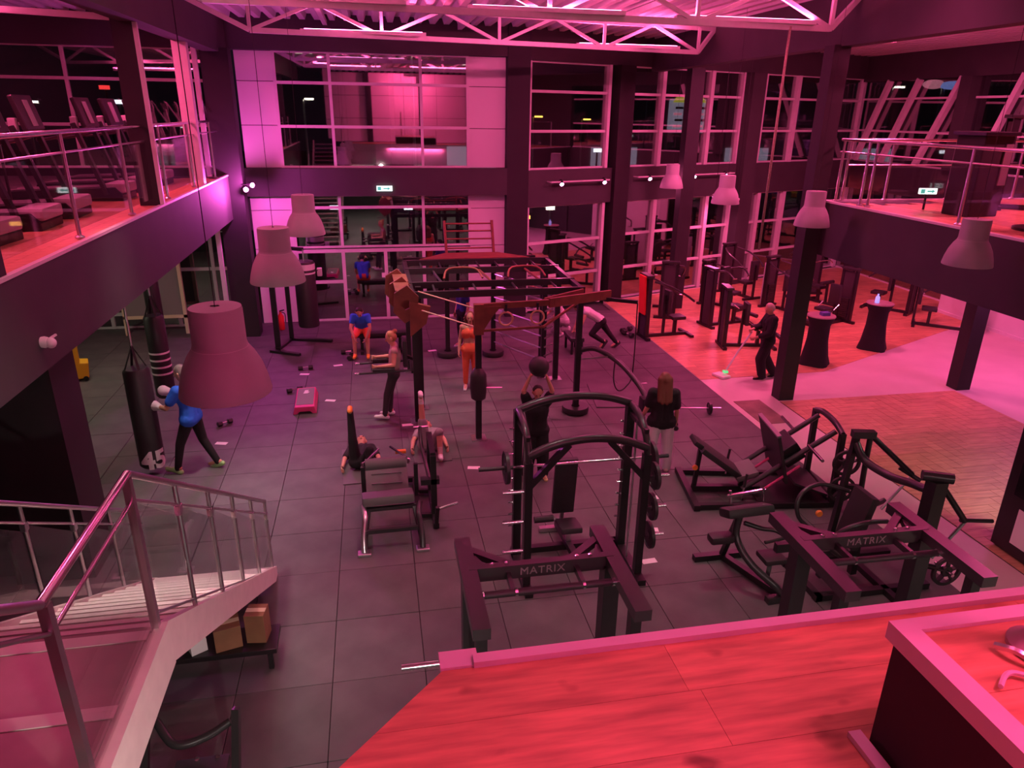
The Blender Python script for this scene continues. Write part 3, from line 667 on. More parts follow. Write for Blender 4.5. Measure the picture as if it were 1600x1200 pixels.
street((-9.7, 34), 6.1, 'streetlight', 'street lamp shining behind the left cardio mezzanine', 1)
street((-13.6, 34), 5.65, 'streetlight', 'street lamp farthest left behind the cardio mezzanine', 1)
street((27, 36), 7.0, 'streetlight', 'street lamp seen past the slanted struts at the right', 1)
bd = thing('retail_building', 'distant low retail building across the dark car park with lit signs', 'building', (20, 62, -.1))
MB().span((2, 60, -.1), (60, 75, 9.6)).build('wall', 'facadeout', bd, world=True)
for x in (6, 12, 18, 24, 30, 36, 42): MB().span((x, 59.9, .2), (x + 4, 60, 2.8)).build('shop_window', 'signpale' if x % 4 else 'screen', bd, world=True)
sg = thing('shop_sign', 'pale illuminated shop sign with yellow top outside the right windows', 'sign', (14.9, 34, 4.65))
MB().box((0, 0, .72), (2.0, .14, 1.5)).build('board', 'signpale', sg, .2); MB().prism([(-.85, 1.32), (.85, 1.32), (.55, 1.65), (-.55, 1.65)], -.1, .06, 'y').build('yellow_crown', 'signyellow', sg)
for i in range(4):
    for q in (-.56, 0, .56): MB().box((q + .06 * (i % 2), -.09, .27 + i * .27), (.38, .04, .10)).build('letter_band', 'signpink' if (i + int(q * 2)) % 2 else 'facadeout', sg)
MB().cyl((0, 0, -4.75), (0, 0, .1), .1, 8).build('pole', 'brushed', sg)
s2 = thing('oval_sign', 'oval red and blue illuminated sign outside the right upper windows', 'sign', (28.0, 33.5, 7.0), R(-30))
MB().ell((-.5, 0, 0), (.5, .1, .22)).build('red_oval', 'signpink', s2, smooth='all'); MB().ell((.4, -.02, -.05), (.7, .1, .20)).build('blue_oval', 'signblue', s2, smooth='all'); MB().cyl((0, .2, -7.1), (0, .2, 0), .1, 8).build('pole', 'brushed', s2)
for i, (x, y, z, m, l) in enumerate(((-8.9, 30, 5.6, 'whitelight', 'small white lit sign beyond the cardio machines'), (-9.6, 31, 6.1, 'redlight', 'small red lit sign above the white one outside'), (1.34, 29, 1.86, 'whitelight', 'tiny white light outside over the sliding door'), (-1.5, 29, 1.9, 'whitelight', 'tiny white light outside left over the door'), (7.1, 29, 1.8, 'streetlight', 'tiny warm light outside right of the dark column'), (6.3, 30, 1.3, 'amberlight', 'small amber light low beyond the right windows'), (9.3, 30, 4.0, 'whitelight', 'cool white light beyond the upper window beside the facade column'), (13.5, 33, 1.9, 'redlight', 'red tail light strip beyond the right lower windows'))):
    t = tag(MB().box((x, y, z), (.34, .12, .14)).build('distant_light', m), l, 'light', 'small lights outside at night')
    MB().cyl((x, y + .1, -.1), (x, y + .1, z), .04, 6).build('post', 'steel', t)

sl = thing('stair_fill', 'small added white fill light under the near floor brightening the stairs', 'light', (.35, .2, 2.93))  # added local light that lifts the pale stair stringer
MB().lathe([(.09, -.04), (.10, 0), (.10, .07)], seg=18).build('housing', 'white', sl, smooth=True); MB().lathe([(.08, -.045), (.08, -.04)], seg=18).build('lens', 'diffuser', sl)
lamp('stair_fill_lamp', 'SPOT', (.35, .2, 2.87), 420, WARM, (-.55, 1, -.22), .06, 75, .6, parent=sl)
# ------------------------------------------------------------------ equipment helpers
def text_part(string, size, depth, loc, rot, m, parent, name='lettering'):
    cu = bpy.data.curves.new('lettering', 'FONT'); cu.body = string; cu.size = size; cu.extrude = depth; cu.align_x = 'CENTER'; cu.align_y = 'CENTER'; cu.space_character = 1.12
    to = bpy.data.objects.new('lettering_tmp', cu); COL.objects.link(to); dg = bpy.context.evaluated_depsgraph_get()
    me = bpy.data.meshes.new_from_object(to.evaluated_get(dg)); bpy.data.objects.remove(to)
    me.materials.clear(); me.materials.append(MT[m]); o = bpy.data.objects.new(name, me); COL.objects.link(o); o.parent = parent; o.location = loc; o.rotation_euler = rot; return o
def T(name, m, t, pts, r, seg=10, world=True): return MB().tube(pts, r, seg).build(name, m, t, smooth=True, world=world)
def Bb(name, m, t, a, b, w, h=None, world=True, bev=0, up=(0, 0, 1)): return MB().bar(a, b, w, h or w, up).build(name, m, t, bev=bev, world=world)
def pad(name, t, c, d, rz=0, rx=0, ry=0, m='pad', world=True, bev=.02): return MB().box(c, d, rz, rx, ry).build(name, m, t, bev=bev, smooth=True, world=world)
def plate_mb(c, axis, r=.22, th=.04):
    p = MB().lathe([(.028, -th / 2), (.06, -th / 2), (.06, -th * .3), (r * .5, -th * .3), (r * .88, -th * .3), (r * .9, -th / 2), (r, -th / 2), (r, th / 2), (r * .9, th / 2), (r * .88, th * .3), (.06, th * .3), (.06, th / 2), (.028, th / 2)], c, 26, axis); return p
def spoked_plate(name, t, c, axis, r=.21, world=True):
    """weight plate with three grip openings: rim, hub and webs in one mesh"""
    m = MB(); th = .035
    def P(a, q, h):
        x, y = q * math.cos(a), q * math.sin(a)
        return (c[0] + h, c[1] + x, c[2] + y) if axis == 'x' else (c[0] + x, c[1] + h, c[2] + y)
    for r0, r1 in ((.026, .07), (r * .78, r)):
        n = 26; vs = [P(2 * math.pi * i / n, q, h) for i in range(n) for q, h in ((r0, -th / 2), (r1, -th / 2), (r1, th / 2), (r0, th / 2))]
        m.add(vs, [(i * 4 + k, i * 4 + (k + 1) % 4, ((i + 1) % n) * 4 + (k + 1) % 4, ((i + 1) % n) * 4 + k) for i in range(n) for k in range(4)])
    for i in range(5):
        a = 2 * math.pi * i / 5 + .3; m.bar(P(a, .06, 0), P(a, r * .8, 0), .05, .02)
    return m.build(name, 'plate', t, world=world)
# ------------------------------------------------------------------ half racks in the foreground
def half_rack(loc, label, rz=0):
    t = thing('half_rack', label, 'squat rack', loc, rz, 'half racks in the foreground')
    k = dict(world=False); hw, H_ = .53, 2.4
    for s in (-1, 1):
        Bb('top_beam', 'steel_satin', t, (s * hw, -.52, H_), (s * hw, .52, H_), .115, .085, **k)
        Bb('upright', 'steel', t, (s * (hw - .01), .13, .0), (s * (hw - .01), .13, H_ - .04), .12, .12, **k)
        Bb('upright', 'steel', t, (s * (hw - .01), -.40, .0), (s * (hw - .01), -.40, H_ - .04), .075, .075, **k)
        Bb('base_beam', 'steel', t, (s * hw, -.75, .045), (s * hw, .6, .045), .09, .09, **k)
        Bb('gusset', 'steel_satin', t, (s * (hw - .05), .38, H_), (s * .2, .14, H_), .06, .05, **k)
        Bb('gusset', 'steel_satin', t, (s * (hw - .05), .30, H_ - .01), (s * (hw - .12), .14, H_ - .01), .05, .05, **k)
        for z in (1.63, 1.10, .60):
            h = T('plate_horn', 'chrome', t, [(s * (hw + .04), .13, z), (s * (hw + .50), .13, z)], .026, 12, False)
        T('band_peg', 'chrome', t, [(s * (hw + .02), .02, 1.72), (s * (hw + .2), .02, 1.72)], .014, 8, False); Bb('band_peg_bracket', 'steel', t, (s * (hw + .02), .13, 1.72), (s * (hw + .02), .0, 1.72), .03, .04, **k)
        T('safety_arm', 'steel', t, [(s * (hw - .02), -.42, .95), (s * (hw - .02), .3, .95)], .03, 8, False)
    cb = Bb('cross_beam', 'steel_satin', t, (-hw, .13, H_ - .01), (hw, .13, H_ - .01), .06, .11, **k)
    text_part('MATRIX', .085, .002, (0, .098, H_ - .012), (R(90), 0, 0), 'greytop', t)
    for s in (-.36, -.26, .26, .36): MB().lathe([(.016, 0), (.016, .014), (.008, .018)], (s, .13, H_ + .045), 10).build('bolt', 'chrome', t)
    pb = T('pull_up_bar', 'pad', t, [(-.47, -.10, H_ - .03), (.47, -.10, H_ - .03)], .026, 12, False)
    for s in (-1, 1):
        T('bar_end', 'chrome', t, [(s * .455, -.10, H_ - .03), (s * .50, -.10, H_ - .03)], .03, 12, False)
        MB().lathe([(.03, 0), (.03, .02)], (s * .24, -.10, H_ - .03), 12, 'x').build('bar_collar', 'chrome', t)
        Bb('bar_bracket', 'steel_satin', t, (s * .25, .13, H_ - .03), (s * .25, -.10, H_ - .03), .03, .05, **k)
    Bb('base_beam', 'steel', t, (-hw, .55, .045), (hw, .55, .045), .09, .09, **k)
    Bb('rear_beam', 'steel', t, (-hw, .45, H_ - .25), (hw, .45, H_ - .25), .05, .08, **k)
    return t
half_rack((1.05, 4.08, 0), 'black half rack with lettered cross beam, directly in front of the near floor edge')
half_rack((3.60, 4.02, 0), 'black half rack at the right foreground beside the curved press machine', R(-1))
# ------------------------------------------------------------------ arched smith machine
sm = thing('smith_machine', 'black smith machine with two arched cross members and a barbell', 'rack', (2.3, 7.4, 0))
for x, s in ((1.58, -1), (3.0, 1)):
    Bb('rear_upright', 'steel', sm, (x, 7.75, 0), (x, 7.75, 2.1), .1, .1)
    Bb('front_upright', 'steel', sm, (x, 7.1, 0), (x, 7.1, 1.72), .09, .09)
    T('curved_side_tube', 'steel_satin', sm, curve([(x, 7.1, 1.70), (x, 7.13, 1.86), (x, 7.30, 2.02), (x, 7.5, 2.09), (x, 7.76, 2.10)], 6), .042, 10)
    Bb('base_beam', 'steel', sm, (x, 6.9, .04), (x, 7.9, .04), .1, .08)
    for i in range(9): MB().lathe([(.014, 0), (.014, .06)], (x - (.11 if s < 0 else .11), 7.75, .5 + i * .17), 8, 'x').build('hook_peg', 'chrome', sm, world=True)
    T('guide_rod', 'brushed', sm, [(x - s * .02, 7.43, .06), (x - s * .02, 7.43, 2.0)], .014, 8)
    Bb('guide_bracket', 'steel', sm, (x, 7.15, 1.98), (x, 7.72, 1.98), .05, .05)
for y, z0, z1, nm in ((7.75, 2.10, 2.24, 'top_arch'), (7.1, 1.80, 1.97, 'front_arch')):
    MBa = curve([(1.58, y, z0), (1.9, y, z0 + (z1 - z0) * .72), (2.29, y, z1), (2.68, y, z0 + (z1 - z0) * .72), (3.0, y, z0)], 6)
    T(nm, 'steel_satin', sm, MBa, .05, 10)
Bb('arch_brace', 'steel', sm, (1.60, 7.1, 1.42), (2.05, 7.1, 1.92), .07, .07); Bb('arch_brace', 'steel', sm, (2.98, 7.1, 1.42), (2.53, 7.1, 1.92), .07, .07)
Bb('base_cross_beam', 'steel', sm, (1.58, 7.86, .04), (3.0, 7.86, .04), .09, .08)
T('barbell', 'chrome', sm, [(1.45, 7.43, 1.50), (3.1, 7.43, 1.50)], .016, 10)
for a, b in ((1.05, 1.46), (3.1, 3.42)): T('bar_sleeve', 'steel_satin', sm, [(a, 7.43, 1.50), (b, 7.43, 1.50)], .026, 12)
for z, xs in ((1.35, (1.28, 1.53)), (.95, (1.28, 1.53)), (.55, (1.28, 1.53))): T('plate_horn', 'chrome', sm, [(xs[0], 7.1, z), (xs[1], 7.1, z)], .022, 10)
for z in (1.42, 1.0, .6): T('plate_horn', 'chrome', sm, [(3.05, 7.1, z), (3.30, 7.1, z)], .022, 10)
for c, r, l in (((1.38, 7.43, 1.5), .2, 'black plate on the left end of the smith machine bar'), ((3.2, 7.43, 1.5), .2, 'black plate on the right end of the smith machine bar'),
                ((3.12, 7.1, 1.42), .17, 'black plate stored topmost on the right side of the smith machine'), ((3.12, 7.1, 1.0), .17, 'black plate stored at mid height on the smith machine'), ((3.12, 7.1, .6), .17, 'black plate stored lowest on the right side of the smith machine')):
    o = plate_mb(c, 'x', r).build('weight_plate', 'plate', smooth=True); tag(o, l, 'weight plate', 'plates on the smith machine')
bn = thing('adjustable_bench', 'adjustable bench with tall upright black backrest inside the smith machine', 'bench', (2.27, 7.6, 0))
pad('backrest', bn, (2.27, 8.0, .87), (.30, .08, .86), rx=R(8)); pad('seat_pad', bn, (2.27, 7.72, .43), (.28, .36, .08), rx=R(-8))
Bb('spine', 'steel', bn, (2.27, 7.4, .2), (2.27, 8.3, .12), .08, .08); Bb('foot', 'brushed', bn, (2.02, 8.3, .04), (2.52, 8.3, .04), .08, .06); Bb('foot', 'brushed', bn, (2.10, 7.36, .04), (2.44, 7.36, .04), .08, .06)
Bb('seat_post', 'brushed', bn, (2.27, 7.72, .15), (2.27, 7.74, .40), .06); Bb('back_post', 'brushed', bn, (2.27, 8.15, .14), (2.27, 8.04, .6), .05)
Bb('rear_leg', 'steel', bn, (2.27, 8.3, .06), (2.27, 8.3, .14), .06)
T('leg_roller', 'pad', bn, [(1.86, 7.95, .42), (2.12, 7.95, .42)], .045, 12); T('roller_axle', 'brushed', bn, [(2.1, 7.95, .42), (2.27, 7.9, .40)], .018, 8)
# ------------------------------------------------------------------ hip thrust machine
ht = thing('hip_thrust_machine', 'grey padded hip thrust machine with belt roller in the centre left', 'exercise machine', (0.0, 8.9, 0))
pad('back_pad', ht, (-.02, 8.72, .50), (.70, .32, .13), R(3), R(-12), m='padgrey', bev=.035)
T('belt_roller', 'padgrey', ht, [(-.32, 9.42, .66), (.26, 9.45, .66)], .085, 16)
for x in (-.36, .30): MB().lathe([(.04, -.02), (.05, 0), (.04, .02)], (x, 9.42 if x < 0 else 9.45, .66), 12, 'x').build('roller_cap', 'chrome', ht, world=True)
T('roller_arm', 'chrome', ht, [(-.33, 9.42, .70), (-.12, 9.75, .74)], .016, 8); T('roller_arm', 'chrome', ht, [(.05, 9.85, .72), (.27, 9.5, .70)], .016, 8)
pad('orange_grip', ht, (.20, 9.78, .66), (.16, .06, .05), m='orange', bev=.01)
for x, s in ((-.36, -1), (.40, 1)):
    T('front_leg', 'brushed' if s < 0 else 'steel_satin', ht, curve([(x, 8.62, .44), (x - .03 * s, 8.42, .40), (x, 8.25, .22), (x, 8.14, .03)], 5), .04, 10)
    Bb('leg_strut', 'steel', ht, (x + .08 * -s, 8.62, .42), (x, 8.18, .06), .05)
    MB().box((x, 8.14, .02), (.17, .12, .04)).build('foot', 'brushed', ht, .01, world=True)
    Bb('side_rail', 'steel', ht, (x, 8.3, .07), (x, 9.98, .07), .07)
    Bb('rear_leg', 'steel', ht, (x, 9.43, .07), (x, 9.43, .62), .06)
Bb('cross_rail', 'steel_satin', ht, (-.36, 8.28, .25), (.40, 8.30, .25), .05); Bb('cross_rail', 'steel_satin', ht, (-.36, 8.58, .41), (.40, 8.60, .41), .05)
Bb('rear_cross_rail', 'steel', ht, (-.36, 9.98, .07), (.40, 9.98, .07), .07)
MB().box((-.02, 9.74, .28), (.62, .5, .03), 0, R(38)).build('foot_plate', 'padgrey', ht, world=True)
for z in (.2, .3, .38): Bb('foot_plate_rib', 'brushed', ht, (-.25, 9.74 + (z - .28) * 1.25 - .01, z + .025), (.2, 9.74 + (z - .28) * 1.25 - .01, z + .025), .012)
Bb('weight_upright', 'steel', ht, (.62, 8.9, .05), (.62, 8.9, 1.0), .08); Bb('weight_upright', 'steel', ht, (.62, 9.6, .05), (.62, 9.6, 1.02), .08)
Bb('weight_base', 'steel', ht, (.62, 8.6, .05), (.62, 10.0, .05), .08); Bb('weight_top', 'steel', ht, (.62, 8.9, 1.0), (.62, 9.6, 1.0), .07)
Bb('base_tie', 'steel', ht, (.40, 8.9, .07), (.62, 8.9, .05), .06); Bb('base_tie', 'steel', ht, (.40, 9.6, .07), (.62, 9.6, .05), .06)
T('lever_arm', 'steel_satin', ht, curve([(.50, 9.75, 1.06), (.50, 9.55, .86), (.54, 9.2, .70), (.56, 8.95, .62)], 5), .028, 10)
Bb('lever_yoke', 'steel', ht, (.44, 8.92, .60), (.70, 8.92, .60), .12, .08); T('lever_handle', 'chrome', ht, [(.40, 9.75, 1.06), (.62, 9.75, 1.06)], .016, 8)
T('plate_horn', 'chrome', ht, [(.66, 8.55, .35), (.92, 8.62, .38)], .022, 10)
Bb('horn_post', 'steel', ht, (.62, 8.6, .08), (.64, 8.55, .38), .05)
# ------------------------------------------------------------------ leg press
lp = thing('leg_press', 'plate loaded leg press with big square foot plate on a sloping sled', 'exercise machine', (4.55, 9.05, 0), R(-9.8))
k = dict(world=False)
for s in (-1, 1):
    Bb('base_rail', 'steel', lp, (.0, s * .55, .05), (2.05, s * .46, .05), .08, .08, **k)
    T('slide_rail', 'steel_satin', lp, [(.72, s * .3, .20), (1.98, s * .3, 1.16)], .04, 10, False)
    T('slide_rod', 'magenta_step', lp, [(.98, s * .3 - .08, .22), (1.5, s * .3 - .08, .64)], .02, 8, False)
    Bb('rear_upright', 'steel', lp, (2.02, s * .46, .05), (2.0, s * .46, 1.2), .08, .08, **k)
    T('weight_horn', 'chrome', lp, [(1.62, s * .28, .92), (1.62, s * .78, .92)], .024, 12, False)
    T('grip', 'pad', lp, [(.70, s * .42, .30), (.72, s * .42, .52)], .02, 10, False); T('grip_bar', 'chrome', lp, [(.70, s * .42, .08), (.70, s * .42, .34)], .014, 8, False)
Bb('front_foot', 'steel', lp, (-.02, -.62, .05), (-.02, .62, .05), .09, .09, **k); Bb('rear_foot', 'steel', lp, (2.05, -.5, .05), (2.05, .5, .05), .09, .09, **k)
T('rear_top_tube', 'steel_satin', lp, curve([(2.0, -.46, 1.18), (2.0, -.2, 1.25), (2.0, .2, 1.25), (2.0, .46, 1.18)], 5), .045, 10, False)
MB().box((1.22, 0, .74), (.05, .84, .80), 0, 0, R(-16)).build('foot_plate', 'pad', lp, .012)
MB().box((1.115, 0, 1.12), (.06, .84, .03), 0, 0, R(-16)).build('foot_plate_edge', 'brushed', lp)
MB().box((1.42, 0, .74), (.32, .5, .3), 0, 0, R(-38)).build('sled_carriage', 'steel', lp, .02)
pad('seat_pad', lp, (.82, 0, .36), (.34, .46, .09), ry=R(-18), m='padgrey', world=False)
pad('back_pad', lp, (.42, 0, .55), (.80, .44, .09), ry=R(36), world=False)
pad('head_pad', lp, (.05, 0, .84), (.16, .3, .08), ry=R(36), world=False)
Bb('seat_frame', 'steel', lp, (.05, 0, .06), (1.1, 0, .06), .09, .09, **k); Bb('seat_strut', 'steel', lp, (.08, 0, .08), (.12, 0, .72), .06, .06, **k); Bb('seat_strut', 'steel', lp, (.8, 0, .08), (.8, 0, .34), .06, .06, **k)
MB().lathe([(.04, 0), (.045, .03), (.03, .05)], (.06, -.05, .42), 12, 'y').build('adjust_knob', 'orange', lp)
MB().span((.95, -.5, .03), (2.0, .5, .045)).build('floor_tray', 'steel_satin', lp)
MB().box((1.72, 0, .25), (.55, .8, .03), 0, 0, R(20)).build('sloped_panel', 'steel_satin', lp)
for z in (.82, .40): T('storage_horn', 'chrome', lp, [(2.04, -.5, z), (2.04, -.78, z)], .022, 10, False)
lm = Matrix.Translation((4.55, 9.05, 0)) @ Matrix.Rotation(R(-9.8), 4, 'Z')
for z, l in ((.82, 'spoked weight plate stored at the upper rear of the leg press'), (.40, 'spoked weight plate stored at the lower rear of the leg press')):
    t = thing('weight_plate', l, 'weight plate', tuple(lm @ Vector((2.04, -.64, z))), R(-9.8), 'spoked plates stored on machines'); spoked_plate('disc', t, (0, 0, 0), 'y', .20, False)
# ------------------------------------------------------------------ curved press machine at the right
cp = thing('press_machine', 'plate loaded press machine with bowed top tube between two towers', 'exercise machine', (5.9, 6.6, 0))
Bb('main_post', 'steel', cp, (6.0, 6.02, .03), (6.0, 6.02, 1.68), .16, .16); T('post_cap', 'steel_satin', cp, [(5.86, 6.10, 1.72), (6.14, 5.96, 1.72)], .06, 14)
Bb('tower_leg', 'steel', cp, (5.78, 7.28, .03), (5.86, 7.25, 1.66), .07, .07); T('tower_leg', 'steel_satin', cp, curve([(6.02, 7.2, 1.66), (6.02, 7.18, 1.1), (6.02, 7.14, .85), (6.12, 7.1, .72), (6.35, 7.1, .78)], 6), .035, 10)
Bb('tower_cap', 'steel_satin', cp, (5.80, 7.26, 1.70), (6.08, 7.2, 1.70), .10, .09); Bb('tower_tie', 'steel', cp, (5.82, 7.26, .95), (6.02, 7.19, .95), .06)
T('bowed_tube', 'steel_satin', cp, curve([(5.86, 7.24, 1.58), (5.92, 7.08, 1.40), (5.98, 6.7, 1.38), (6.0, 6.35, 1.46), (6.0, 6.05, 1.52)], 8), .05, 12)
T('press_arm', 'steel', cp, [(6.04, 7.2, 1.68), (6.62, 7.05, 1.16)], .035, 10); T('hand_grip', 'pad', cp, [(6.50, 7.15, 1.22), (6.70, 6.98, 1.10)], .03, 10)
T('press_arm', 'steel', cp, [(6.05, 5.98, 1.62), (6.46, 5.98, 1.14)], .035, 10); T('hand_grip', 'pad', cp, [(6.42, 6.0, 1.14), (6.84, 5.98, 1.10)], .024, 10)
T('link_rod', 'brushed', cp, [(6.60, 7.05, 1.12), (6.25, 7.02, .70)], .02, 8); T('link_rod', 'brushed', cp, [(6.46, 5.98, 1.12), (6.16, 6.0, .66)], .02, 8)
pad('back_pad', cp, (5.60, 6.65, .86), (.10, .36, .72), ry=R(12)); pad('seat_pad', cp, (5.26, 6.65, .50), (.38, .34, .09))
Bb('seat_post', 'steel', cp, (5.26, 6.65, .05), (5.26, 6.65, .46), .08); Bb('back_post', 'steel', cp, (5.70, 6.65, .05), (5.66, 6.65, 1.1), .08)
for s in (-1, 1):
    y = 6.65 + s * .36
    T('handle_loop', 'steel_satin', cp, curve([(5.72, y, 1.02), (5.36, y + s * .1, 1.10), (5.08, y + s * .06, .98), (5.06, y - s * .02, .72), (5.30, y - s * .12, .50)], 6), .028, 10)
    Bb('base_beam', 'steel', cp, (4.95, y, .04), (6.5, y, .04), .08, .08)
Bb('base_beam', 'steel', cp, (5.9, 5.95, .04), (5.9, 7.35, .04), .08, .08); Bb('base_beam', 'steel', cp, (5.0, 6.25, .04), (5.0, 7.05, .04), .08, .08)
T('weight_arm', 'steel', cp, [(6.0, 6.1, .55), (6.55, 6.15, .35)], .035, 10); T('plate_horn', 'chrome', cp, [(6.55, 6.02, .35), (6.55, 6.30, .35)], .022, 10)
MB().lathe([(.04, 0), (.045, .03), (.03, .05)], (5.30, 6.92, .78), 12, 'y').build('adjust_knob', 'orange', cp, world=True)
t = thing('weight_plate', 'spoked weight plate on the low horn of the curved press machine', 'weight plate', (6.55, 6.12, .35), 0, 'spoked plates stored on machines'); spoked_plate('disc', t, (0, 0, 0), 'y', .2, False)
# ------------------------------------------------------------------ preacher bench
pc = thing('curl_bench', 'black curl bench with wide top pad and chrome cradle in front of the leg press', 'bench', (4.4, 6.9, 0))
pad('arm_pad', pc, (4.24, 6.85, .98), (.62, .26, .12), R(3), R(-22), bev=.04); Bb('cradle_bar', 'chrome', pc, (4.06, 7.02, 1.10), (4.58, 7.06, 1.12), .03); 
for x in (4.10, 4.54): T('cradle_hook', 'chrome', pc, [(x, 7.0, 1.0), (x, 7.04, 1.16)], .016, 8)
T('spine', 'steel_satin', pc, curve([(4.16, 6.86, .92), (4.12, 6.80, .66), (4.22, 6.60, .42), (4.44, 6.40, .22), (4.58, 6.34, .08)], 6), .045, 10)
pad('chest_rest', pc, (3.92, 6.80, .66), (.30, .16, .10), bev=.03); Bb('rest_arm', 'steel', pc, (3.92, 6.80, .64), (4.14, 6.80, .62), .05)
Bb('front_foot', 'steel_satin', pc, (4.36, 6.34, .04), (4.80, 6.36, .04), .09, .08); Bb('rear_foot', 'steel', pc, (3.86, 7.30, .04), (4.56, 7.30, .04), .09, .08)
Bb('floor_beam', 'steel', pc, (4.58, 6.36, .05), (4.24, 7.30, .05), .08, .08); Bb('rear_post', 'steel', pc, (4.24, 7.28, .05), (4.24, 6.96, .92), .06)
T('handle', 'steel_satin', pc, curve([(4.24, 6.86, .80), (4.44, 6.80, .74), (4.60, 6.72, .74), (4.74, 6.60, .66)], 5), .03, 10); T('handle', 'steel_satin', pc, [(4.40, 6.62, .66), (4.66, 6.64, .68)], .022, 8)
pad('seat_pad', pc, (4.52, 6.62, .44), (.28, .26, .07)); Bb('seat_post', 'steel', pc, (4.46, 6.55, .2), (4.52, 6.62, .42), .05)
# ------------------------------------------------------------------ functional rig
rg = thing('functional_rig', 'large black training rig with monkey bars and rust brown brackets', 'training rig', (2.1, 13.6, 0)); RZ = 2.42
posts = [(.60, 12.35), (.72, 13.0), (.60, 15.2), (3.65, 12.35), (3.70, 14.2), (3.45, 14.35), (3.60, 15.2), (1.62, 11.45), (1.55, 16.1), (2.62, 16.0)]
for x, y in posts:
    p = Bb('post', 'steel', rg, (x, y, .01), (x, y, RZ), .1, .1)
    MB().box((x, y, .008), (.26, .26, .016)).build('floor_plate', 'brushed', rg, world=True)
for y in (15.2, 14.35, 13.1, 12.35): Bb('monkey_beam', 'steel_satin', rg, (.55, y, RZ), (3.72, y, RZ), .06, .12)
for x in (.58, 3.66): Bb('side_beam', 'steel', rg, (x, 12.3, RZ), (x, 15.25, RZ), .08, .1)
for i in range(7): T('monkey_rung', 'steel_satin', rg, [(.9 + i * .4, 14.35, RZ), (.9 + i * .4, 15.2, RZ)], .02, 8)
for i in range(3): T('monkey_rung', 'rust' if i else 'steel_satin', rg, [(1.2 + i * .95, 13.1, RZ), (1.1 + i * .95, 14.35, RZ)], .024, 8)
for i in range(4): T('monkey_rung', 'steel_satin', rg, [(1.0 + i * .75, 12.35, RZ), (1.0 + i * .75, 13.1, RZ)], .02, 8)
for x in (1.25, 2.5): T('pull_up_grip', 'rust', rg, curve([(x, 13.5, RZ + .02), (x + .12, 13.75, RZ + .16), (x + .62, 13.75, RZ + .16), (x + .75, 13.5, RZ + .02)], 4), .02, 8)
Bb('rear_beam', 'steel', rg, (.58, 16.05, RZ - .1), (3.6, 16.05, RZ - .1), .08, .1); Bb('rear_beam', 'steel', rg, (.6, 15.2, RZ - .05), (1.55, 16.1, RZ - .05), .07); Bb('rear_beam', 'steel', rg, (3.6, 15.2, RZ - .05), (2.62, 16.0, RZ - .05), .07)
# brown hexagonal bracket plates on the left, with holes
for i, y in enumerate((12.2, 12.9, 13.6)):
    cx, cz = .46 - .06 * i, RZ - .12
    n = 6; ring = [(cx + .24 * math.cos(math.pi * k / 3 + .4), cz + .34 * math.sin(math.pi * k / 3 + .4)) for k in range(n)]; inn = [(cx + .09 * math.cos(math.pi * k / 3 + .4), cz + .10 * math.sin(math.pi * k / 3 + .4)) for k in range(n)]
    m = MB(); vs = [(a, y + d, b) for d in (-.03, .03) for a, b in ring + inn]; fs = []
    for k in range(n):
        l = (k + 1) % n; fs += [(k, l, n + l, n + k), (2 * n + k, 3 * n + k, 3 * n + l, 2 * n + l), (k, 2 * n + k, 2 * n + l, l), (n + k, n + l, 3 * n + l, 3 * n + k)]
    m.add(vs, fs).build('bracket_plate', 'rust', rg, world=True)
for y in (12.55, 13.25): Bb('bracket_spacer', 'rust', rg, (.42, y - .33, RZ + .1), (.40, y + .33, RZ + .1), .26, .04)
MB().prism([(.52, 1.72), (.80, 1.95), (.88, 2.25), (.52, 2.35)], 12.15, 12.25, 'y').build('bracket_plate', 'rust', rg, world=True)
Bb('apex_plate', 'rust', rg, (1.62, 11.40, 1.95), (1.62, 11.40, RZ + .05), .16, .12)
MB().prism([(1.66, 1.95), (1.70, RZ), (2.0, RZ), (1.86, RZ - .16)], 11.38, 11.44, 'y').build('apex_gusset', 'rust', rg, world=True)
for z in (RZ - .02, RZ - .34): T('tension_strap', 'strap', rg, [(.68, 12.2, z + .12), (1.60, 11.42, z - .02)], .012, 6)
Bb('brown_beam', 'rust', rg, (1.70, 11.42, RZ), (2.95, 11.55, RZ), .06, .1); Bb('brown_beam', 'rust', rg, (2.85, 11.5, RZ), (4.15, 12.15, RZ - .05), .05, .16); Bb('brown_beam', 'rust', rg, (2.8, 11.62, RZ + .02), (3.65, 12.2, RZ + .02), .04, .08)
Bb('brown_beam', 'rust', rg, (1.68, 11.42, RZ - .42), (2.75, 11.5, RZ - .42), .03, .04); Bb('brown_beam', 'rust', rg, (2.75, 11.5, RZ - .42), (3.62, 12.3, RZ - .20), .03, .04)
# climbing ladder on the top at the back
for x in (1.55, 2.62): Bb('ladder_rail', 'rust', rg, (x, 15.95, RZ), (x - .03, 16.1, RZ + .75), .05, .05)
for z in (.15, .35, .52, .68): T('ladder_rung', 'rust', rg, [(1.55, 15.98 + z * .18, RZ + z), (2.6, 15.98 + z * .18, RZ + z)], .018, 8)
MB().prism([(.9, 15.3), (3.3, 15.3), (2.7, 15.95), (1.5, 15.95)], RZ + .03, RZ + .06).build('top_deck', 'rust', rg, world=True)
# wall bars and diagonal ladder
for i in range(7): T('stall_bar', 'brushed', rg, [(2.64, 15.95, .35 + i * .27), (3.45, 14.5, .35 + i * .27)], .018, 8)
for i in range(9): T('ladder_tooth', 'brushed', rg, [(3.46, 14.3, .3 + i * .2), (3.62, 14.22, .4 + i * .2)], .018, 8)
for x, y in ((1.55, 16.1), (2.62, 16.0), (3.60, 14.2)):
    pass
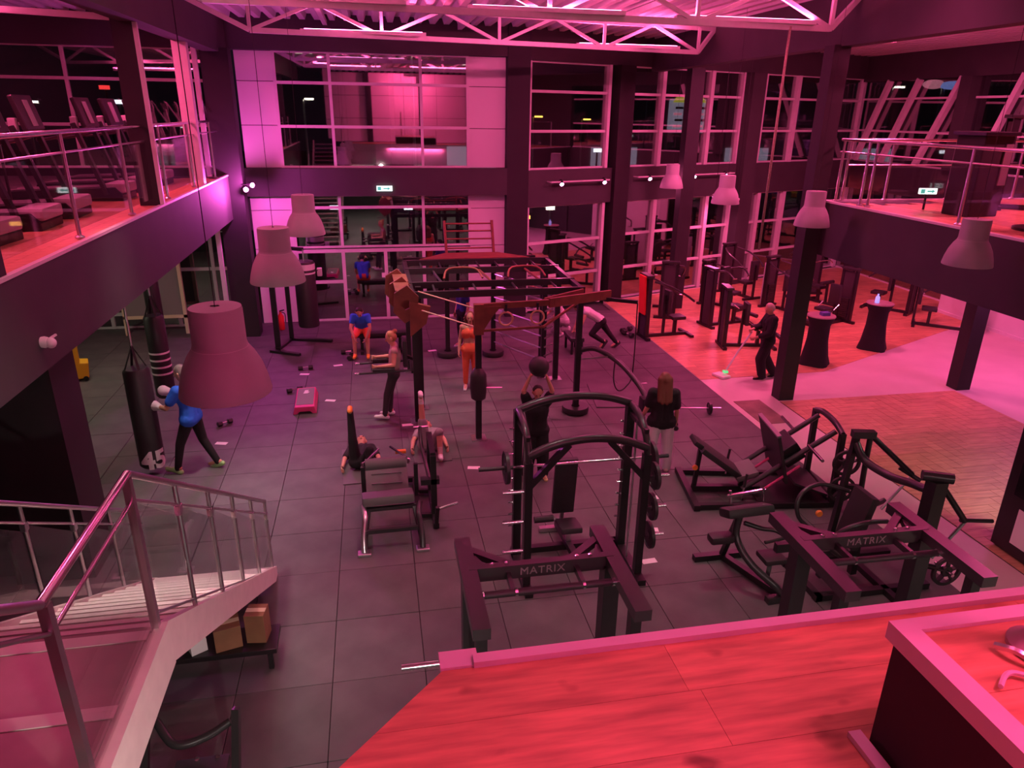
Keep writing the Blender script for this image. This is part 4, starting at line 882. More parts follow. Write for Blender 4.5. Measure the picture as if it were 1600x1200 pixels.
# dip station on the front left
for s in (-1, 1):
    y = 12.65 + s * .28
    T('dip_handle', 'steel_satin', rg, [(.55, y, 1.02), (-.42, y, 1.00)], .022, 10); T('dip_grip', 'chrome', rg, [(-.42, y, 1.00), (-.50, y, 1.00)], .024, 10)
    pad('elbow_pad', rg, (.02, y, 1.06), (.40, .12, .06)); T('grip_post', 'chrome', rg, [(-.2, y, 1.02), (-.2, y, 1.16)], .015, 8)
Bb('dip_frame', 'steel', rg, (.55, 12.35, 1.0), (.55, 12.98, 1.0), .07); pad('dip_back_pad', rg, (.42, 12.65, 1.28), (.08, .28, .5)); Bb('dip_strut', 'steel', rg, (.46, 12.65, 1.2), (.62, 12.4, 1.2), .05)
Bb('dip_strut', 'steel', rg, (.56, 12.4, 1.0), (.6, 12.36, 1.0), .07)
# front post punching pad
MB().lathe([(.05, .72), (.13, .78), (.15, 1.0), (.14, 1.2), (.08, 1.32), (.05, 1.34)], (1.62, 11.45, 0), 18).build('post_pad', 'pad', rg, smooth=True, world=True)
T('post_peg', 'chrome', rg, [(1.70, 11.4, .98), (2.02, 11.36, .98)], .02, 8)
T('swing_arm', 'steel_satin', rg, curve([(3.68, 12.35, 1.25), (3.95, 12.2, 1.32), (4.25, 11.7, 1.2), (4.45, 11.2, .96), (4.5, 10.9, .80)], 6), .05, 10)
pad('swing_arm_weight', rg, (4.48, 10.85, .72), (.2, .2, .26), m='steel'); Bb('swing_arm_link', 'brushed', rg, (3.72, 12.3, 1.1), (4.1, 11.9, 1.26), .03)
T('cable', 'steel', rg, curve([(4.20, 11.8, 1.2), (4.18, 11.75, .85), (4.26, 11.7, .66), (4.42, 11.72, .72), (4.55, 11.78, 1.0), (4.55, 11.8, 2.28)], 6), .012, 6)
Bb('cable_arm', 'steel', rg, (3.65, 12.35, 2.3), (4.55, 11.8, 2.3), .06)
for (x, y), l in zip(((2.09, 11.49), (2.64, 11.52)), ('left wooden gymnastic ring hanging on the rig', 'right wooden gymnastic ring hanging on the rig')):
    t = thing('gymnastic_ring', l, 'gym ring', (x, y, RZ - .17), 0, 'gymnastic rings on the rig')
    MB().tube([(.115 * math.cos(2 * math.pi * i / 24), -.06, -.06 + .115 * math.sin(2 * math.pi * i / 24)) for i in range(24)], .017, 8, True).build('ring', 'woodring', t, smooth='all')
    MB().box((0, -.06, .12), (.035, .02, .14)).build('strap', 'steel', t); MB().bar((0, -.06, .17), (0, 0, .2), .035, .02).build('strap_loop', 'steel', t)
for x, y, z, l in ((1.55, 16.1, .14, 'round black plate around the rear left rig post'), (2.62, 16.0, .12, 'round black plate around the rear middle rig post'), (3.65, 12.35, .10, 'round black plate around the front right rig post')):
    for q in (0,): tag(MB().lathe([(.08, 0), (.25, 0), (.26, .02), (.26, .09), (.25, .11), (.08, .11)], (x, y, .02), 26, caps=False).build('bumper_plate', 'plate', smooth=True), l, 'weight plate', 'bumper plates around rig posts')
# ------------------------------------------------------------------ punching bags
def bag(x, y, z0, z1, r, label, num=None, stripes=0):
    t = thing('punching_bag', label, 'punching bag', (x, y, z0)); h = z1 - z0
    MB().lathe([(.03, 0), (r * .8, .005), (r, .05), (r, h - .05), (r * .85, h), (.03, h)], seg=28).build('bag_body', 'pad', t, smooth=True)
    for a in range(4):
        p = (r * .8 * math.cos(a * 1.571 + .6), r * .8 * math.sin(a * 1.571 + .6)); MB().bar((p[0], p[1], h), (0, 0, h + .36), .035, .01).build('hanging_strap', 'steel', t)
    MB().cyl((0, 0, h + .34), (0, 0, 2.94 - z0), .018, 8).build('chain', 'brushed', t)
    for i in range(stripes): MB().lathe([(r + .003, h * .55 - i * .13), (r + .003, h * .55 - i * .13 + .035)], seg=28, caps=False).build('white_stripe', 'white', t, smooth=True)
    if num:
        # big digits wrapped around the lower part of the bag, facing the camera
        cu = bpy.data.curves.new('digits', 'FONT'); cu.body = num; cu.size = .40; cu.align_x = 'CENTER'; cu.offset = .016; cu.extrude = .002
        to = bpy.data.objects.new('digits_tmp', cu); COL.objects.link(to); me = bpy.data.meshes.new_from_object(to.evaluated_get(bpy.context.evaluated_depsgraph_get())); bpy.data.objects.remove(to)
        b = bmesh.new(); b.from_mesh(me)
        for it in range(3): bmesh.ops.subdivide_edges(b, edges=[e for e in b.edges if e.calc_length() > .05], cuts=1)
        bmesh.ops.triangulate(b, faces=b.faces)
        a0 = math.atan2(-y, -x) + R(10)
        for v in b.verts:
            a = a0 + v.co.x / r; rr = r + .003 + (v.co.z + .002) * .8; v.co = Vector((rr * math.cos(a), rr * math.sin(a), .03 + v.co.y))
        b.to_mesh(me); b.free(); me.materials.clear(); me.materials.append(MT['white']); o = bpy.data.objects.new('number_print', me); COL.objects.link(o); o.parent = t
bag(-3.68, 11.05, .10, 1.75, .19, 'tall black punching bag with a white 45 printed near its base', '45')
bag(-3.95, 13.2, .45, 2.0, .17, 'black punching bag with pale stripes behind the numbered bag', stripes=4)
bag(-4.5, 15.2, .9, 2.2, .15, 'small dark punching bag hanging farthest under the left mezzanine')
# tall dark double bag stand and rack near the corner
bs = thing('bag_stand', 'tall dark boxing stand with white lettered band near the far left corner', 'boxing stand', (-1.9, 17.6, 0))
MB().lathe([(.24, .45), (.25, .5), (.25, 2.0), (.22, 2.05)], (-1.72, 17.6, 0), 24).build('bag_body', 'pad', bs, smooth=True, world=True)
MB().lathe([(.254, 1.86), (.254, 2.0)], (-1.72, 17.6, 0), 24, caps=False).build('white_band', 'white', bs, smooth=True, world=True)
MB().lathe([(.254, 1.76), (.254, 1.80)], (-1.72, 17.6, 0), 24, caps=False).build('white_stripe', 'white', bs, smooth=True, world=True)
Bb('upright', 'steel', bs, (-2.2, 17.9, 0), (-2.2, 17.9, 2.35), .1); Bb('upright', 'steel', bs, (-2.45, 17.2, 0), (-2.45, 17.2, 2.2), .12); Bb('top_arm', 'steel', bs, (-2.2, 17.9, 2.33), (-1.72, 17.6, 2.33), .08); Bb('top_arm', 'steel', bs, (-2.45, 17.2, 2.2), (-2.2, 17.9, 2.2), .08)
Bb('hanger', 'brushed', bs, (-1.72, 17.6, 2.05), (-1.72, 17.6, 2.33), .03); Bb('foot', 'steel', bs, (-2.6, 17.0, .03), (-1.9, 16.6, .03), .1, .06); Bb('foot', 'steel', bs, (-2.45, 17.1, .03), (-2.2, 18.0, .03), .1, .06); Bb('foot', 'steel', bs, (-2.2, 17.9, .03), (-1.2, 17.6, .03), .1, .06)
pad('gloves', bs, (-1.38, 17.75, 1.75), (.12, .1, .2), m='cl_white'); Bb('glove_hook', 'steel', bs, (-1.5, 17.62, 1.8), (-1.38, 17.75, 1.8), .02)
# ------------------------------------------------------------------ flat bench and dumbbells at the back
fb = thing('flat_bench', 'long flat black bench behind the blonde woman', 'bench', (.05, 16.6, 0))
pad('bench_pad', fb, (.0, 16.7, .44), (1.25, .28, .09), R(2)); Bb('leg', 'steel', fb, (-.45, 16.7, .05), (-.45, 16.7, .40), .07); Bb('leg', 'steel', fb, (.45, 16.7, .05), (.45, 16.7, .40), .07); Bb('foot', 'steel', fb, (-.45, 16.45, .04), (-.45, 16.95, .04), .08, .07); Bb('foot', 'steel', fb, (.45, 16.45, .04), (.45, 16.95, .04), .08, .07); Bb('spine', 'steel', fb, (-.5, 16.7, .36), (.5, 16.7, .36), .06)
bpl = plate_mb((.5, 16.42, .22), 'x', .2, .06).build('weight_plate', 'plate', smooth=True); tag(bpl, 'round black plate standing against the flat bench', 'weight plate')
def dumbbell(x, y, rz, label, s=1):
    t = thing('dumbbell', label, 'dumbbell', (x, y, .055 * s), rz, 'dumbbells on the floor')
    for q in (-1, 1): MB().lathe([(.045 * s, -.05 * s), (.055 * s, -.04 * s), (.055 * s, .04 * s), (.045 * s, .05 * s)], (q * .11 * s, 0, 0), 6, 'x').build('head', 'plate', t)
    MB().cyl((-.08 * s, 0, 0), (.08 * s, 0, 0), .016 * s, 10).build('handle', 'chrome', t)
for x, y, a, l, s in ((-1.69, 15.6, 10, 'small dumbbell lying alone on the rubber left of the bench', 1), (-1.80, 14.25, 25, 'dumbbell just behind the magenta step platform', 1), (-2.9, 12.75, 40, 'dumbbell on the floor right of the man in blue', .9), (-.78, 16.6, 5, 'dumbbell at the left end of the flat bench', 1.1), (-.72, 16.25, 80, 'dumbbell in front of the flat bench', 1.1), (6.45, 17.4, 30, 'dumbbell at the mat edge nearest the machines', 1.3), (6.35, 17.0, 110, 'second dumbbell at the mat edge by the machines', 1.3)): dumbbell(x, y, R(a), l, s)
sp = thing('aerobic_step', 'magenta aerobic step platform with grey top on the rubber floor', 'step platform', (-1.52, 13.55, 0), R(2))
MB().prism([(-.22, 0), (-.14, 0), (-.10, .05), (.10, .05), (.14, 0), (.22, 0), (.18, .15), (-.18, .15)], -.52, .52, 'y').build('body', 'magenta_step', sp, .012)
MB().box((0, .03, .152), (.32, .88, .012)).build('grip_top', 'greytop', sp, .004)
MB().prism([(-.05, .16), (-.02, .34), (.05, .34), (.03, .27), (.07, .24), (.03, .16)], .158, .162).build('logo_print', 'white', sp)
# little white cards on the floor
for i, (x, y, l) in enumerate(((-.99, 15.78, 'behind the step platform'), (-1.69, 15.29, 'beside the lone dumbbell'), (-1.06, 13.65, 'right of the step platform'), (.40, 12.22, 'below the blonde woman'), (1.21, 16.54, 'between bench and rig'), (1.38, 10.33, 'left of the smith machine bar'), (-2.82, 11.93, 'right of the man in blue'), (3.91, 8.93, 'right of the smith machine, farthest of three'), (3.58, 8.09, 'right of the smith machine, middle of three'), (3.28, 7.38, 'right of the smith machine, nearest of three'), (5.51, 13.59, 'in front of the barbell mat'))):
    tag(MB().box((x, y, .004), (.2, .1, .004), random.uniform(-.3, .3)).build('floor_card', 'white'), 'small white card on the rubber floor ' + l, 'card', 'white cards on the floor')
for i, (x, y, l) in enumerate(((-.42, 10.72, 'under the person in black'), (.72, 11.25, 'under the person in grey'))):
    tag(MB().box((x, y, .008), (.62, 1.25, .012), .05).build('exercise_mat', 'padgrey', bev=.003), 'thin dark exercise mat ' + l, 'mat')
bb = thing('barbell', 'loaded barbell lying on the rubber beside the girl in white trousers', 'barbell', (5.5, 11.95, .117), R(-8))
MB().cyl((-.7, 0, 0), (.95, 0, 0), .014, 10).build('shaft', 'brushed', bb)
for x in (.72, -.6): plate_mb((x, 0, 0), 'x', .115, .05).build('plate', 'plate', bb, smooth=True)
tag(MB().box((4.95, 13.0, .012), (1.5, 1.3, .02), R(-8)).build('lifting_mat', 'rubber', bev=.004), 'slightly raised square lifting mat by the barbell', 'mat')
tag(MB().tube([(6.79, 11.8, 6.80), (6.78, 11.8, 5.0), (6.77, 11.8, 3.19)], .022, 8).build('climbing_rope', 'rope', smooth='all'), 'pale climbing rope hanging from the near truss beside the right column', 'rope')
# ------------------------------------------------------------------ weight machines of the wooden area
def selector(loc, rz, label, h=1.65, kind='press', tall=.0, towel=False, acc='pad'):
    t = thing('weight_machine', label, 'exercise machine', loc, rz, 'weight stack machines on the wooden floor'); k = dict(world=False)
    for s in (-1, 1): Bb('tower_upright', 'steel', t, (s * .2, .55, .02), (s * .2, .55, h), .07, .1, **k)
    MB().box((0, .55, h * .5), (.34, .06, h - .12)).build('shroud', 'cl_darkgrey', t, .01)
    MB().box((0, .55, h + .02), (.5, .18, .06)).build('tower_cap', 'steel_satin', t, .015)
    ws = MB()
    for i in range(10): ws.box((0, .49, .18 + i * .055), (.26, .05, .045))
    ws.build('weight_stack', 'plate', t)
    Bb('base_beam', 'steel', t, (0, -.75, .04), (0, .6, .04), .08, .08, **k); Bb('base_foot', 'steel', t, (-.36, -.7, .04), (.36, -.7, .04), .08, .07, **k); Bb('base_foot', 'steel', t, (-.36, .55, .04), (.36, .55, .04), .1, .07, **k)
    Bb('seat_post', 'steel', t, (0, -.35, .05), (0, -.35, .45), .08, .08, **k); pad('seat_pad', t, (0, -.38, .50), (.36, .38, .09), m=acc, world=False)
    if kind in ('press', 'row'):
        pad('back_pad', t, (0, -.08 if kind == 'press' else -.66, .92), (.30, .09, .62), m=acc, world=False); Bb('back_post', 'steel', t, (0, -.02 if kind == 'press' else -.72, .05), (0, -.02 if kind == 'press' else -.72, 1.1), .06, .06, **k)
        for s in (-1, 1): T('press_arm', 'steel_satin', t, curve([(s * .24, .45, h - .1), (s * .42, .1, h - .2), (s * .44, -.35, 1.18), (s * .40, -.62, 1.0)], 5), .028, 8, False); T('hand_grip', 'chrome', t, [(s * .44, -.6, 1.0), (s * .28, -.64, 1.0)], .018, 8, False)
    elif kind == 'leg':
        pad('back_pad', t, (0, .02, .86), (.34, .09, .56), m=acc, world=False); Bb('back_post', 'steel', t, (0, .1, .05), (0, .08, .98), .06, .06, **k)
        T('leg_lever', 'steel_satin', t, curve([(.3, -.45, .5), (.32, -.75, .42), (.28, -.95, .22)], 4), .03, 8, False); T('leg_roller', 'pad', t, [(-.24, -.95, .22), (.3, -.95, .22)], .055, 12, False); T('lever_axle', 'brushed', t, [(0, -.40, .42), (.32, -.45, .5)], .02, 8, False)
        for s in (-1, 1): T('hand_grip', 'chrome', t, [(s * .25, -.30, .5), (s * .25, -.12, .62)], .018, 8, False)
    elif kind == 'pulldown':
        Bb('top_boom', 'steel', t, (0, .55, h), (0, -.42, h + .12), .08, .08, **k); T('lat_bar', 'chrome', t, curve([(-.55, -.42, h - .32), (-.35, -.42, h - .22), (.35, -.42, h - .22), (.55, -.42, h - .32)], 4), .016, 8, False); T('lat_cable', 'steel', t, [(0, -.42, h - .22), (0, -.42, h + .1)], .008, 6, False)
        T('thigh_roller', 'pad', t, [(-.28, -.10, .68), (.28, -.10, .68)], .06, 12, False); Bb('thigh_post', 'steel', t, (0, -.06, .05), (0, -.08, .68), .06, .06, **k)
    if towel:
        MB().box((.02, .63, h - .48), (.34, .05, 1.0), 0, R(-3)).build('red_towel', 'towel', t, .015)
    if tall: pad('front_panel', t, (0, .62, tall / 2 + .1), (.5, .03, tall), m='shade', world=False, bev=.01)
    return t
for loc, rz, l, h, kd, tall, tw in (
    ((7.25, 16.9, 0), 95, 'weight machine with a red towel panel next to the mat edge', 1.62, 'press', 0, True),
    ((8.2, 19.0, 0), 160, 'weight machine between the facade column and the slim black column', 1.6, 'row', 0, False),
    ((9.35, 17.7, 0), 100, 'weight machine with tall dark tower right of the slim black column', 1.6, 'leg', 0, False),
    ((8.95, 15.75, 0), 80, 'weight machine with padded seat just behind the cleaner', 1.5, 'leg', 0, False),
    ((10.2, 19.6, 0), 30, 'weight machine near the windows with chrome grips', 1.3, 'press', 0, False),
    ((11.4, 20.9, 0), 15, 'weight machine with pale tall front panel by the windows', 1.55, 'row', 1.4, False),
    ((11.85, 18.9, 0), 20, 'weight machine with pale panel left of the black mezzanine column', 1.5, 'press', 1.25, False),
    ((12.4, 17.3, 0), -70, 'weight machine with long padded seat behind the covered tables', 1.5, 'leg', 0, False),
    ((13.6, 19.3, 0), 200, 'weight machine half hidden under the mezzanine, left of the group', 1.5, 'pulldown', 0, False),
    ((15.1, 18.4, 0), 215, 'weight machine half hidden under the mezzanine, middle of the group', 1.45, 'press', 0, False),
    ((15.3, 16.5, 0), 230, 'weight machine under the mezzanine nearest the pale side wall', 1.4, 'row', 0, False),
    ((14.0, 21.2, 0), 170, 'weight machine farthest back by the right windows', 1.5, 'press', 0, False)):
    selector(loc, R(rz), l, h, kd, tall, tw)
def high_table(x, y, label):
    t = thing('high_table', label, 'table', (x, y, 0), 0, 'cloth covered high tables')
    n = 24; vs = []; hs = ((.36, 0), (.30, .2), (.24, .6), (.23, .95), (.30, 1.12), (.31, 1.15))
    m = MB()
    for r, h in hs:
        for i in range(n): a = 2 * math.pi * i / n; q = r * (1 + .10 * (1 - min(1, h / .9)) * math.cos(4 * a)); vs.append((q * math.cos(a), q * math.sin(a), h))
    fs = [(i * n + j, i * n + (j + 1) % n, (i + 1) * n + (j + 1) % n, (i + 1) * n + j) for i in range(len(hs) - 1) for j in range(n)] + [tuple((len(hs) - 1) * n + j for j in range(n)), tuple(range(n))[::-1]]
    m.add(vs, fs).build('cloth_cover', 'blackcloth', t, smooth=True)
    MB().lathe([(.31, 1.15), (.32, 1.16), (.31, 1.18)], seg=28).build('table_top', 'vinyl', t)
high_table(12.15, 15.15, 'high table under a black cloth standing alone on the wooden floor'); high_table(10.0, 14.3, 'high table under a black cloth just right of the black column')
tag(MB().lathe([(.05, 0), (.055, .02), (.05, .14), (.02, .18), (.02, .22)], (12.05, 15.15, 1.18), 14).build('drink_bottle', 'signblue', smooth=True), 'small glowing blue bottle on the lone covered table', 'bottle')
tag(MB().box((10.05, 14.25, 1.22), (.2, .14, .08)).build('tissue_box', 'bluepad', bev=.01), 'small blue box on the covered table by the black column', 'box')
# ------------------------------------------------------------------ cardio machines on the mezzanines
def treadmill(loc, rz, label):
    t = thing('treadmill', label, 'treadmill', loc, rz, 'treadmills on the left mezzanine'); k = dict(world=False)
    MB().prism([(-1.0, .06), (-.95, .16), (.75, .22), (.85, .10), (.85, .0), (-1.0, .0)], -.36, .36, 'y').build('deck', 'steel', t, .01)
    MB().box((-.12, 0, .195), (1.6, .5, .012), 0, 0, R(-2)).build('belt', 'rubber', t)
    for s in (-1, 1):
        Bb('side_post', 'steel_satin', t, (.62, s * .37, .1), (.30, s * .37, 1.22), .09, .06, **k); T('handrail', 'steel_satin', t, curve([(.34, s * .37, 1.1), (.0, s * .37, 1.0), (-.28, s * .37, .96)], 4), .024, 8, False)
        MB().box((.30, s * .30, 1.22), (.10, .10, .2)).build('bottle_holder', 'shade', t, .02)
    Bb('cross_tube', 'steel', t, (.34, -.37, 1.1), (.34, .37, 1.1), .06, .08, **k)
    MB().box((.38, 0, 1.38), (.07, .62, .46), 0, 0, R(-14)).build('console', 'steel_satin', t, .02); MB().box((.425, 0, 1.38), (.012, .16, .34), 0, 0, R(-14)).build('console_back_panel', 'shade', t, .004)
    MB().box((.335, 0, 1.40), (.012, .48, .3), 0, 0, R(-14)).build('screen', 'screen', t)
    MB().box((.72, 0, .2), (.34, .66, .16)).build('motor_cover', 'shade', t, .04)
for y, l in ((7.9, 'treadmill nearest the camera on the left mezzanine'), (9.1, 'second treadmill from the camera on the left mezzanine'), (10.3, 'third treadmill from the camera on the left mezzanine'), (11.4, 'treadmill just before the slim mezzanine column'), (13.6, 'treadmill just beyond the slim mezzanine column'), (14.9, 'treadmill second beyond the slim mezzanine column'), (16.2, 'farthest treadmill on the left mezzanine')):
    treadmill((-4.95, y, 3.97), R(random.uniform(-4, 4)), l)
def elliptical(loc, rz, label):
    t = thing('elliptical_trainer', label, 'elliptical trainer', loc, rz, 'elliptical trainers on the left mezzanine'); k = dict(world=False)
    Bb('base', 'steel', t, (-.8, 0, .05), (.8, 0, .05), .18, .08, **k); Bb('mast', 'shade', t, (.55, 0, .1), (.35, 0, 1.45), .12, .1, **k)
    MB().lathe([(.05, -.07), (.34, -.07), (.36, -.05), (.36, .05), (.34, .07), (.05, .07)], (-.45, 0, .42), 24, 'y').build('flywheel', 'steel_satin', t, smooth=True)
    for s in (-1, 1): T('moving_arm', 'shade', t, curve([(.45 + s * .2, s * .22, .35), (.40 + s * .1, s * .24, .9), (.28 - s * .1, s * .25, 1.5), (.16 - s * .12, s * .25, 1.72)], 4), .028, 8, False); Bb('pedal_arm', 'steel', t, (-.6, s * .18, .4), (.62, s * .22, .32), .05, .05, **k); MB().box((-.1, s * .2, .40), (.4, .16, .04)).build('pedal', 'rubber', t, .01)
    MB().box((.33, 0, 1.5), (.08, .42, .3), 0, 0, R(-16)).build('console', 'steel_satin', t, .02)
for y, l in ((8.5, 'elliptical trainer nearest the camera behind the treadmills'), (10.2, 'elliptical trainer second behind the treadmills'), (12.0, 'elliptical trainer third behind the treadmills'), (14.2, 'elliptical trainer farthest behind the treadmills')): elliptical((-7.4, y, 3.97), R(random.uniform(-6, 6)), l)
tag(MB().box((-5.35, 12.2, 5.08), (.12, .1, .06)).build('blue_indicator', 'bluelight'), 'small glowing blue indicator among the cardio machines', 'indicator light')
MB().bar((-5.35, 12.2, 3.97), (-5.35, 12.2, 5.06), .03, .03).build('indicator_post', 'steel', bpy.data.objects['blue_indicator'])
bm = thing('tower_machine', 'tall black machine with pale lit panel on the right mezzanine', 'exercise machine', (9.55, 10.3, 3.97), R(8))
MB().box((0, 0, .62), (.62, .5, 1.24)).build('cabinet', 'blackwall', bm, .02); MB().box((.22, -.26, .80), (.16, .02, .62)).build('pale_panel', 'greytop', bm); MB().box((0, 0, 1.26), (.74, .6, .06)).build('top_cap', 'steel', bm, .01)
sb = thing('spin_seat_machine', 'black seated machine with round pad at the right end of the mezzanine', 'exercise machine', (9.3, 8.7, 3.97), R(20))
pad('seat_pad', sb, (0, 0, .52), (.5, .42, .12), world=False); Bb('seat_post', 'steel', sb, (0, 0, .04), (0, 0, .48), .1, .1, world=False); MB().lathe([(.34, 0), (.34, .04), (.1, .06)], seg=24).build('base_disc', 'steel', sb, smooth=True); pad('back_pad', sb, (.05, .28, .95), (.4, .1, .5), world=False); Bb('back_post', 'steel', sb, (.03, .1, .45), (.05, .3, 1.1), .06, .06, world=False)
for x, y, l, kd in ((11.2, 10.8, 'weight machine behind the tower machine on the right mezzanine', 'pulldown'), (12.8, 9.4, 'weight machine farther right on the right mezzanine', 'press')):
    t = selector((x, y, 3.97), R(60), l, 1.5, kd); t['group'] = 'weight machines on the right mezzanine'
# ------------------------------------------------------------------ under and beside the stairs
def carton(x, y, z, s, rz, label, m='cardboard'):
    t = thing('cardboard_box', label, 'box', (x, y, z), rz)
    MB().box((0, 0, s[2] / 2), s).build('carton', m, t, .006); MB().box((0, 0, s[2] + .001), (s[0] * .98, .06, .003)).build('tape', 'strap', t)
carton(-1.72, 6.38, .27, (.26, .24, .26), R(15), 'brown cardboard box on a bench below the stair flight'); carton(-1.42, 6.42, .27, (.2, .2, .34), R(-8), 'narrow brown cardboard box beside the other box below the stairs')
carton(-2.02, 6.34, .27, (.16, .18, .16), R(30), 'small white carton left of the brown boxes below the stairs', 'white')
ub = thing('storage_bench', 'low black storage bench under the stair flight', 'bench', (-1.85, 6.4, 0))
MB().box((-1.85, 6.40, .24), (1.25, .40, .06)).build('shelf', 'steel', ub, .01, world=True)
for x in (-2.4, -1.3):
    for y in (6.25, 6.55): Bb('leg', 'steel', ub, (x, y, 0), (x, y, .22), .05)
sf = thing('seated_row_frame', 'dark machine frame on the floor below the landing at the bottom left', 'exercise machine', (-1.7, 4.7, 0))
T('curved_tube', 'steel_satin', sf, curve([(-2.3, 5.25, .62), (-2.05, 5.05, .66), (-1.85, 4.85, .55), (-1.62, 4.88, .55), (-1.42, 4.95, .62)], 6), .035, 10)
Bb('upright', 'steel_satin', sf, (-1.36, 4.95, .75), (-1.40, 4.7, .02), .06); Bb('upright', 'steel', sf, (-2.1, 5.0, .62), (-2.1, 4.6, .02), .06); Bb('base_beam', 'steel', sf, (-2.3, 4.62, .04), (-1.3, 4.68, .04), .08)
pad('seat_pad', sf, (-1.62, 4.62, .42), (.42, .3, .09)); Bb('seat_post', 'steel', sf, (-1.62, 4.64, .05), (-1.62, 4.62, .38), .07)
for x in (-1.66, -1.5): MB().lathe([(.02, 0), (.02, .012)], (x, 4.74, .46), 10).build('bolt', 'chrome', sf, world=True)
ye = thing('cleaning_trolley', 'yellow plastic cleaning trolley far under the left mezzanine', 'trolley', (-6.4, 15.7, 0), R(20))
MB().prism([(-.22, .05), (.22, .05), (.26, .38), (.10, .40), (.12, 1.0), (-.02, 1.0), (-.04, .42), (-.24, .40)], -.18, .18, 'y').build('body', 'yellow', ye, .02)
for x in (-.16, .16): MB().lathe([(.05, -.2), (.05, .2)], (x, 0, .05), 12, 'y').build('wheels', 'steel', ye)
for x, y, l in ((-6.3, 12.5, 'near'), (-6.0, 16.0, 'far')): panel_light((x, y, 2.89), 22, (0, 0, -1), l + ' square panel light under the left mezzanine', (1, .88, .66), .6, .6)
tvx = thing('wall_screen', 'grey wall mirror panel in a pale frame behind the punching bags', 'mirror', (-5.6, 18.9, 0))
MB().span((-6.3, 18.9, .5), (-4.9, 18.95, 2.2)).build('panel', 'greytop', tvx, world=True)
for a, b in (((-6.36, 18.87, 2.2), (-4.84, 18.97, 2.28)), ((-6.36, 18.87, .42), (-4.84, 18.97, .5)), ((-6.36, 18.87, 0), (-6.28, 18.97, 2.2)), ((-4.92, 18.87, 0), (-4.84, 18.97, 2.2))): MB().span(a, b).build('frame_bar', 'strap', tvx, world=True)
fe = thing('fire_extinguisher', 'red fire extinguisher on the floor at the white wall panel', 'fire extinguisher', (-2.55, 18.9, 0))
MB().lathe([(.07, 0), (.08, .02), (.08, .36), (.03, .44), (.03, .48)], seg=18).build('cylinder', 'red', fe, smooth=True); MB().bar((-.02, 0, .5), (.1, 0, .53), .03, .03).build('handle', 'steel', fe); MB().tube(curve([(.03, 0, .47), (.11, 0, .42), (.11, 0, .2)], 4), .012, 6).build('hose', 'steel', fe)
kd = thing('vending_cabinet', 'tall black cabinet with a white lower panel at the right edge of the wooden floor', 'cabinet', (8.33, 6.3, 0))
MB().span((8.06, 5.6, .04), (8.6, 7.0, 2.6)).build('body', 'steel', kd, .012, world=True); MB().span((8.05, 5.75, .20), (8.062, 6.72, .70)).build('white_panel', 'white', kd, world=True)
MB().span((8.05, 5.75, .85), (8.062, 6.85, 2.4)).build('glass_front', 'screen', kd, world=True); MB().span((8.1, 5.65, 0), (8.56, 6.95, .05)).build('plinth', 'rubber_joint', kd, world=True)
# ------------------------------------------------------------------ people
def remesh(mb, vox, iters, extra=None, m='skin', name='body'):
    me = bpy.data.meshes.new(name); me.from_pydata(mb.v, [], mb.f)
    o = bpy.data.objects.new('remesh_tmp', me); COL.objects.link(o)
    r = o.modifiers.new('r', 'REMESH'); r.mode = 'VOXEL'; r.voxel_size = vox
    s = o.modifiers.new('s', 'SMOOTH'); s.factor = .5; s.iterations = iters
    dg = bpy.context.evaluated_depsgraph_get(); out = bpy.data.meshes.new_from_object(o.evaluated_get(dg)); bpy.data.objects.remove(o); bpy.data.meshes.remove(me)
    if extra and extra.v:
        b = bmesh.new(); b.from_mesh(out); vs = [b.verts.new(v) for v in extra.v]
        for f in extra.f: b.faces.new([vs[i] for i in f])
        b.to_mesh(out); b.free()
    for p in out.polygons: p.use_smooth = True
    out.name = name; out.materials.clear(); out.materials.append(MT[m]); return out
def V(*a): return Vector(a)
def stand(**kw):
    J = dict(pelvis=V(0, 0, .95), chest=V(0, 0, 1.27), neck=V(0, -.01, 1.44), head=V(0, .015, 1.60),
             shL=V(-.165, -.01, 1.385), elL=V(-.215, -.03, 1.11), wrL=V(-.225, .04, .87), shR=V(.165, -.01, 1.385), elR=V(.215, -.03, 1.11), wrR=V(.225, .04, .87),
             hipL=V(-.085, 0, .90), knL=V(-.10, .015, .49), anL=V(-.105, -.02, .085), toL=V(-.12, .13, .04), hipR=V(.085, 0, .90), knR=V(.10, .015, .49), anR=V(.105, -.02, .085), toR=V(.12, .13, .04), fwd=V(0, 1, 0))
    for k, v in kw.items(): J[k] = V(*v)
    return J
